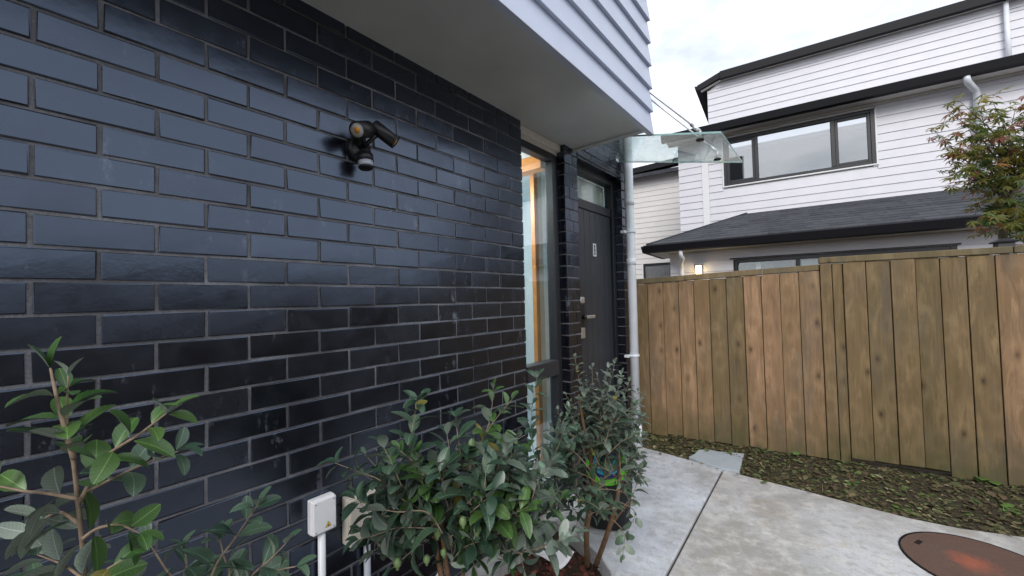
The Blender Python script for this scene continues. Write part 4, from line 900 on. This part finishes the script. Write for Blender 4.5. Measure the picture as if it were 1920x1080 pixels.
# B: broad shrub in front of the boxes and the window
Bb = Vector((.42, 1.02, -.09)); B = Shrub('feijoa_shrub', 'broad grey-green shrub with fruit in front of the beige utility box', Bb)
dB = 1.28
def b_(x, y, dd=0.0): return at(x, y, dB + dd)
hub = at(815, 1010, 1.36)
B.shoot([Bb, Bb.lerp(hub, .5) + Vector((.01, 0, 0)), hub, b_(800, 930, .04), b_(790, 880, .03)], None, None, r0=.013, stem=True)
B.shoot([Bb + Vector((.02, .03, 0)), hub + Vector((.03, .01, .0)), b_(850, 940, .05), b_(880, 870, .04)], None, None, r0=.010, stem=True)
B.shoot([Bb + Vector((.01, .05, 0)), at(870, 1050, 1.45), at(950, 990, 1.50), at(1010, 930, 1.55)], None, None, r0=.009, stem=True)
SB = [([(800, 930), (783, 900), (768, 862), (772, 808), (780, 765), (784, 748)], 0, .074), ([(868, 870), (863, 847), (857, 808), (855, 782)], .02, .068), ([(880, 880), (894, 843), (925, 792), (960, 749)], .03, .062), ([(895, 850), (915, 800), (922, 765), (925, 728)], .05, .06),
      ([(800, 960), (747, 932), (712, 900), (673, 885), (628, 868)], -.05, .072), ([(800, 990), (745, 990), (705, 1003), (672, 1012)], -.06, .074), ([(800, 1010), (770, 1035), (735, 1066)], -.02, .072), ([(820, 960), (790, 900), (782, 860)], -.04, .074), ([(840, 950), (830, 900), (842, 850), (838, 815)], -.03, .074),
      ([(850, 970), (900, 920), (935, 880), (965, 850)], -.04, .074), ([(860, 980), (930, 960), (980, 940), (1030, 935)], -.05, .074), ([(870, 1000), (940, 1000), (990, 985)], -.03, .07), ([(1000, 960), (1020, 900), (1000, 845), (996, 780), (1007, 708)], .30, .062), ([(960, 960), (985, 910), (1012, 880), (1040, 870)], .1, .07),
      ([(830, 1000), (800, 960), (745, 960), (700, 950), (665, 935)], -.10, .074), ([(840, 1010), (890, 980), (930, 1010), (955, 1040)], .0, .07), ([(850, 1000), (880, 1040), (900, 1090)], .0, .07), ([(900, 940), (950, 890), (1000, 880)], .05, .072), ([(790, 1000), (760, 960), (730, 920), (722, 880)], .06, .066), ([(880, 900), (930, 850), (985, 815)], .12, .06),
      ([(1000, 900), (1040, 850), (1060, 800)], .35, .06), ([(940, 1000), (975, 1040), (985, 1090)], .1, .066)]
for pts, dd, L in SB: B.shoot([b_(x, y, dd + U(-.03, .03)) for x, y in pts], L * 1.08, .033, 'd' if rnd() < .75 else 'f', .0022, .06, tipscale=.62)
for i in range(66):
    sx, sy = U(715, 1010), U(900, 1060); ang = U(-2.9, -.25); r_ = U(60, 130); ex_, ey_ = sx + math.cos(ang) * r_, sy + math.sin(ang) * r_ * .75
    ey_ = max(ey_, 800 if sx > 840 else 830); dd = U(-.12, .22); B.shoot([b_(sx, sy, dd), b_((sx + ex_) / 2 + U(-12, 12), (sy + ey_) / 2 + U(-12, 12), dd), b_(ex_, ey_, dd + U(-.06, .06))], U(.066, .082), .034, random.choice('dddfg'), .0018, .04, tipscale=.65)
for fx, fy, dd in ((868, 968, -.12), (820, 990, -.06), (832, 1028, -.03), (800, 1040, -.05), (895, 982, -.08), (745, 1046, -.04)): B.fruit(b_(fx, fy, dd), U(.024, .031))
B.done()
# C: taller, finer shrub by the door
Cb = Vector((.435, 1.97, -.085)); Cs = Shrub('feijoa_shrub', 'tall fine-leaved grey-green shrub beside the white downpipe and front door', Cb)
dC = 1.98
def c_(x, y, dd=0.0): return at(x, y, dC + dd)
Cs.shoot([Cb, c_(1100, 990), c_(1112, 930), c_(1108, 860), c_(1095, 800), c_(1085, 740)], None, None, r0=.016, stem=True)
Cs.shoot([Cb + Vector((.03, .03, 0)), c_(1142, 990, -.02), c_(1160, 920, -.03), c_(1158, 850), c_(1150, 780)], None, None, r0=.014, stem=True)
Cs.shoot([c_(1146, 985, -.02), c_(1165, 960, -.04), c_(1188, 935, -.05)], None, None, r0=.006, stem=True)
tips = [(1078, 672), (1062, 742), (1100, 720), (1120, 705), (1140, 690), (1152, 682), (1166, 700), (1180, 715), (1196, 735), (1205, 745), (1046, 770), (1090, 760), (1130, 740), (1170, 750), (1188, 790), (1056, 800), (1044, 840), (1070, 820), (1195, 830), (1110, 690), (1160, 725), (1200, 780), (1035, 800)]
for tx, ty in tips:
    sx = U(1095, 1160); sy = ty + U(90, 170); dd = U(-.15, .25)
    Cs.shoot([c_(sx, sy, dd * .4), c_((sx * .4 + tx * .6) + U(-8, 8), (sy + ty) / 2, dd * .8), c_(tx, ty, dd)], U(.050, .066), .027, 'g' if ty < 790 or rnd() < .4 else 'd', .0022, .08, tipscale=.5)
for i in range(56):
    sx, sy = U(1075, 1165), U(800, 930); ang = U(-3.0, -.1); r_ = U(35, 85); ex_ = max(1030, min(1205, sx + math.cos(ang) * r_)); ey_ = sy + math.sin(ang) * r_; dd = U(-.2, .2)
    Cs.shoot([c_(sx, sy, dd), c_((sx + ex_) / 2, (sy + ey_) / 2 - 5, dd), c_(ex_, ey_, dd)], U(.058, .074), .03, random.choice('ddg'), .0024, .1, tipscale=.6)
for i in range(16):
    sx, sy = U(1040, 1130), U(900, 985); ang = U(-3.1, .3); r_ = U(35, 70); ex_ = sx + math.cos(ang) * r_; ey_ = sy + math.sin(ang) * r_ * .7; dd = U(-.28, -.05)
    Cs.shoot([c_(sx, sy, dd), c_((sx + ex_) / 2, (sy + ey_) / 2 - 4, dd), c_(ex_, ey_, dd)], U(.055, .07), .03, 'd', .0022, .1, tipscale=.65)
for pts, L in (([(1165, 955), (1185, 930), (1196, 900), (1202, 880)], .062), ([(1150, 975), (1170, 1000), (1168, 1040)], .06), ([(1160, 940), (1190, 960), (1178, 995)], .055), ([(1100, 950), (1085, 930), (1062, 935)], .06), ([(1110, 940), (1090, 960), (1080, 985)], .06), ([(1160, 900), (1185, 880), (1205, 900)], .06)):
    Cs.shoot([c_(x, y, -.06) for x, y in pts], L, .035, 'd', .0026, .3, tipscale=.7)
Cs.done(gap=(1122, 882, 50, 42))

# plant tag on the broad shrub
pt_ = at(828, 1074, 1.40)
PT = thing('plant_tag', 'white plant tag tied low on the broad shrub stem', 'plant tag', pt_)
bevel(MB().box(-.012, .012, -.001, .001, -.03, .02).build('tag_card', 'plastic', PT), .0006); MB().box(-.009, .006, -.0016, -.0011, -.012, -.006).build('print_line', 'ink', PT); MB().box(-.009, .009, -.0016, -.0011, -.001, .004).build('print_line', 'ink', PT)
PT.rotation_euler = (.3, .5, .7)

# ------------------------------------------------------------------ maple behind the fence
def maple_leaf(name, mat):
    mb = MB(); vs = [(0, 0, 0)]; lob = [(-2.35, .45), (-1.55, .72), (-.75, .92), (0, 1.0), (.75, .92), (1.55, .72), (2.35, .45)]
    for i, (a, r_) in enumerate(lob):
        vs.append((math.cos(a) * r_ * .62, math.sin(a) * r_ * .62, -.16 * r_ * r_))
        for da, rr_ in ((-.13, .40), (.13, .40)): pass
        if i < len(lob) - 1: a2 = (a + lob[i + 1][0]) / 2; vs.append((math.cos(a2) * .17, math.sin(a2) * .17, .0))
    fs = []
    n = len(vs) - 1
    for i in range(1, n): fs.append((0, i, i + 1))
    # widen lobes: rebuild each lobe as a kite
    vs = []; fs = []
    for a, r_ in lob:
        o = len(vs); R1 = r_ * .62; vs += [(0, 0, 0), (math.cos(a - .30) * R1 * .45, math.sin(a - .30) * R1 * .45, -.01), (math.cos(a) * R1, math.sin(a) * R1, -.20 * R1), (math.cos(a + .30) * R1 * .45, math.sin(a + .30) * R1 * .45, -.01)]
        fs.append((o, o + 1, o + 2, o + 3))
    bm_ = MB().add(vs, fs); me = bm_.mesh(name, mat, False, fix=False)
    bm = bmesh.new(); bm.from_mesh(me); bmesh.ops.remove_doubles(bm, verts=bm.verts, dist=1e-5); bm.to_mesh(me); bm.free(); return me
MLF = {k: maple_leaf('leaf', 'maple_' + k) for k in ('green', 'olive', 'red')}
mb0 = onP(1880, 455, 5.05, 0.0); MPb = Vector((mb0.x, mb0.y, -.1))
MP = thing('maple_tree', 'Japanese maple with green leaves turning red rising behind the fence', 'tree', MPb)
trunk = MB(); rg = random.Random(9); mleaves = []
def mp(x, y, Y): return onP(x, y, Y, 0.0)
tp = [MPb, MPb + Vector((.02, 0, 1.0)), mp(1880, 440, 5.05), mp(1890, 380, 5.05), mp(1925, 320, 5.05), mp(1950, 260, 5.1)]
trunk.tube([p - MPb for p in tp], [.035, .03, .026, .022, .016, .008], 10)
mtips = [(1752, 246), (1770, 200), (1800, 190), (1835, 200), (1860, 188), (1905, 200), (1775, 270), (1800, 300), (1790, 330), (1815, 360), (1830, 395), (1820, 340), (1850, 250), (1880, 230), (1840, 290), (1870, 330), (1890, 300), (1910, 260), (1865, 390), (1900, 420), (1855, 430), (1885, 460), (1930, 440), (1940, 380), (1950, 300), (1960, 220), (1990, 260), (2010, 330), (1990, 400), (2040, 280), (1915, 340), (1880, 280), (1835, 320), (1860, 360), (1910, 380), (1930, 210), (1815, 240), (1795, 225), (1845, 410), (1950, 180), (1990, 200), (1930, 300), (1895, 350), (1925, 400)]
for tx, ty in mtips:
    Y = U(4.65, 5.5); tipp = mp(tx, ty, Y); src = tp[3].lerp(tp[4], rnd()) if ty < 380 else tp[2].lerp(tp[3], U(.3, 1)); mid = src.lerp(tipp, .55) + Vector((U(-.04, .04), U(-.05, .05), U(.0, .08)))
    trunk.tube([src - MPb, mid - MPb, tipp - MPb], [.007, .004, .0015], 5)
    outer = 1 - min(1, max(0, (tx - 1740) / 150)); outer = max(outer, .8 if ty < 215 else 0)
    for i in range(21):
        t = U(.35, 1.08); p = src.lerp(mid, t / .55) if t < .55 else mid.lerp(tipp, (t - .55) / .45); p = p + Vector((rg.gauss(0, .05), rg.gauss(0, .07), rg.gauss(0, .042)))
        r_ = rnd(); key = 'red' if r_ < .03 + .42 * outer * t else ('olive' if r_ < .55 + .32 * outer else 'green')
        mleaves.append((p, key, U(.095, .145)))
mleaves.sort(key=lambda q: q[0].y)
ov = {}
for i, (p, key, L) in enumerate(mleaves):
    a = U(0, 6.28); d = Vector((math.cos(a), math.sin(a) * .8, U(-.75, .0))).normalized(); nr = Vector((U(-.6, .6), U(-1.1, .2), 1)).normalized(); nr = (nr - d * nr.dot(d)).normalized(); y = nr.cross(d)
    m2 = Matrix(((d.x * L, y.x * L, nr.x * L, p.x - MPb.x), (d.y * L, y.y * L, nr.y * L, p.y - MPb.y), (d.z * L, y.z * L, nr.z * L, p.z - MPb.z), (0, 0, 0, 1)))
    if i < 300:
        o = link('leaf', MLF[key], MP); loc, rot, scl = m2.decompose(); o.location = loc; o.rotation_mode = 'QUATERNION'; o.rotation_quaternion = rot; o.scale = scl
    else:
        mb = ov.setdefault(key, MB()); mb.add([m2 @ v.co for v in MLF[key].vertices], [tuple(q.vertices) for q in MLF[key].polygons])
for key, mb in ov.items(): stuff(mb.build('crown', 'maple_' + key, MP, fix=False))
trunk.build('trunk', 'maple_bark', MP, True)
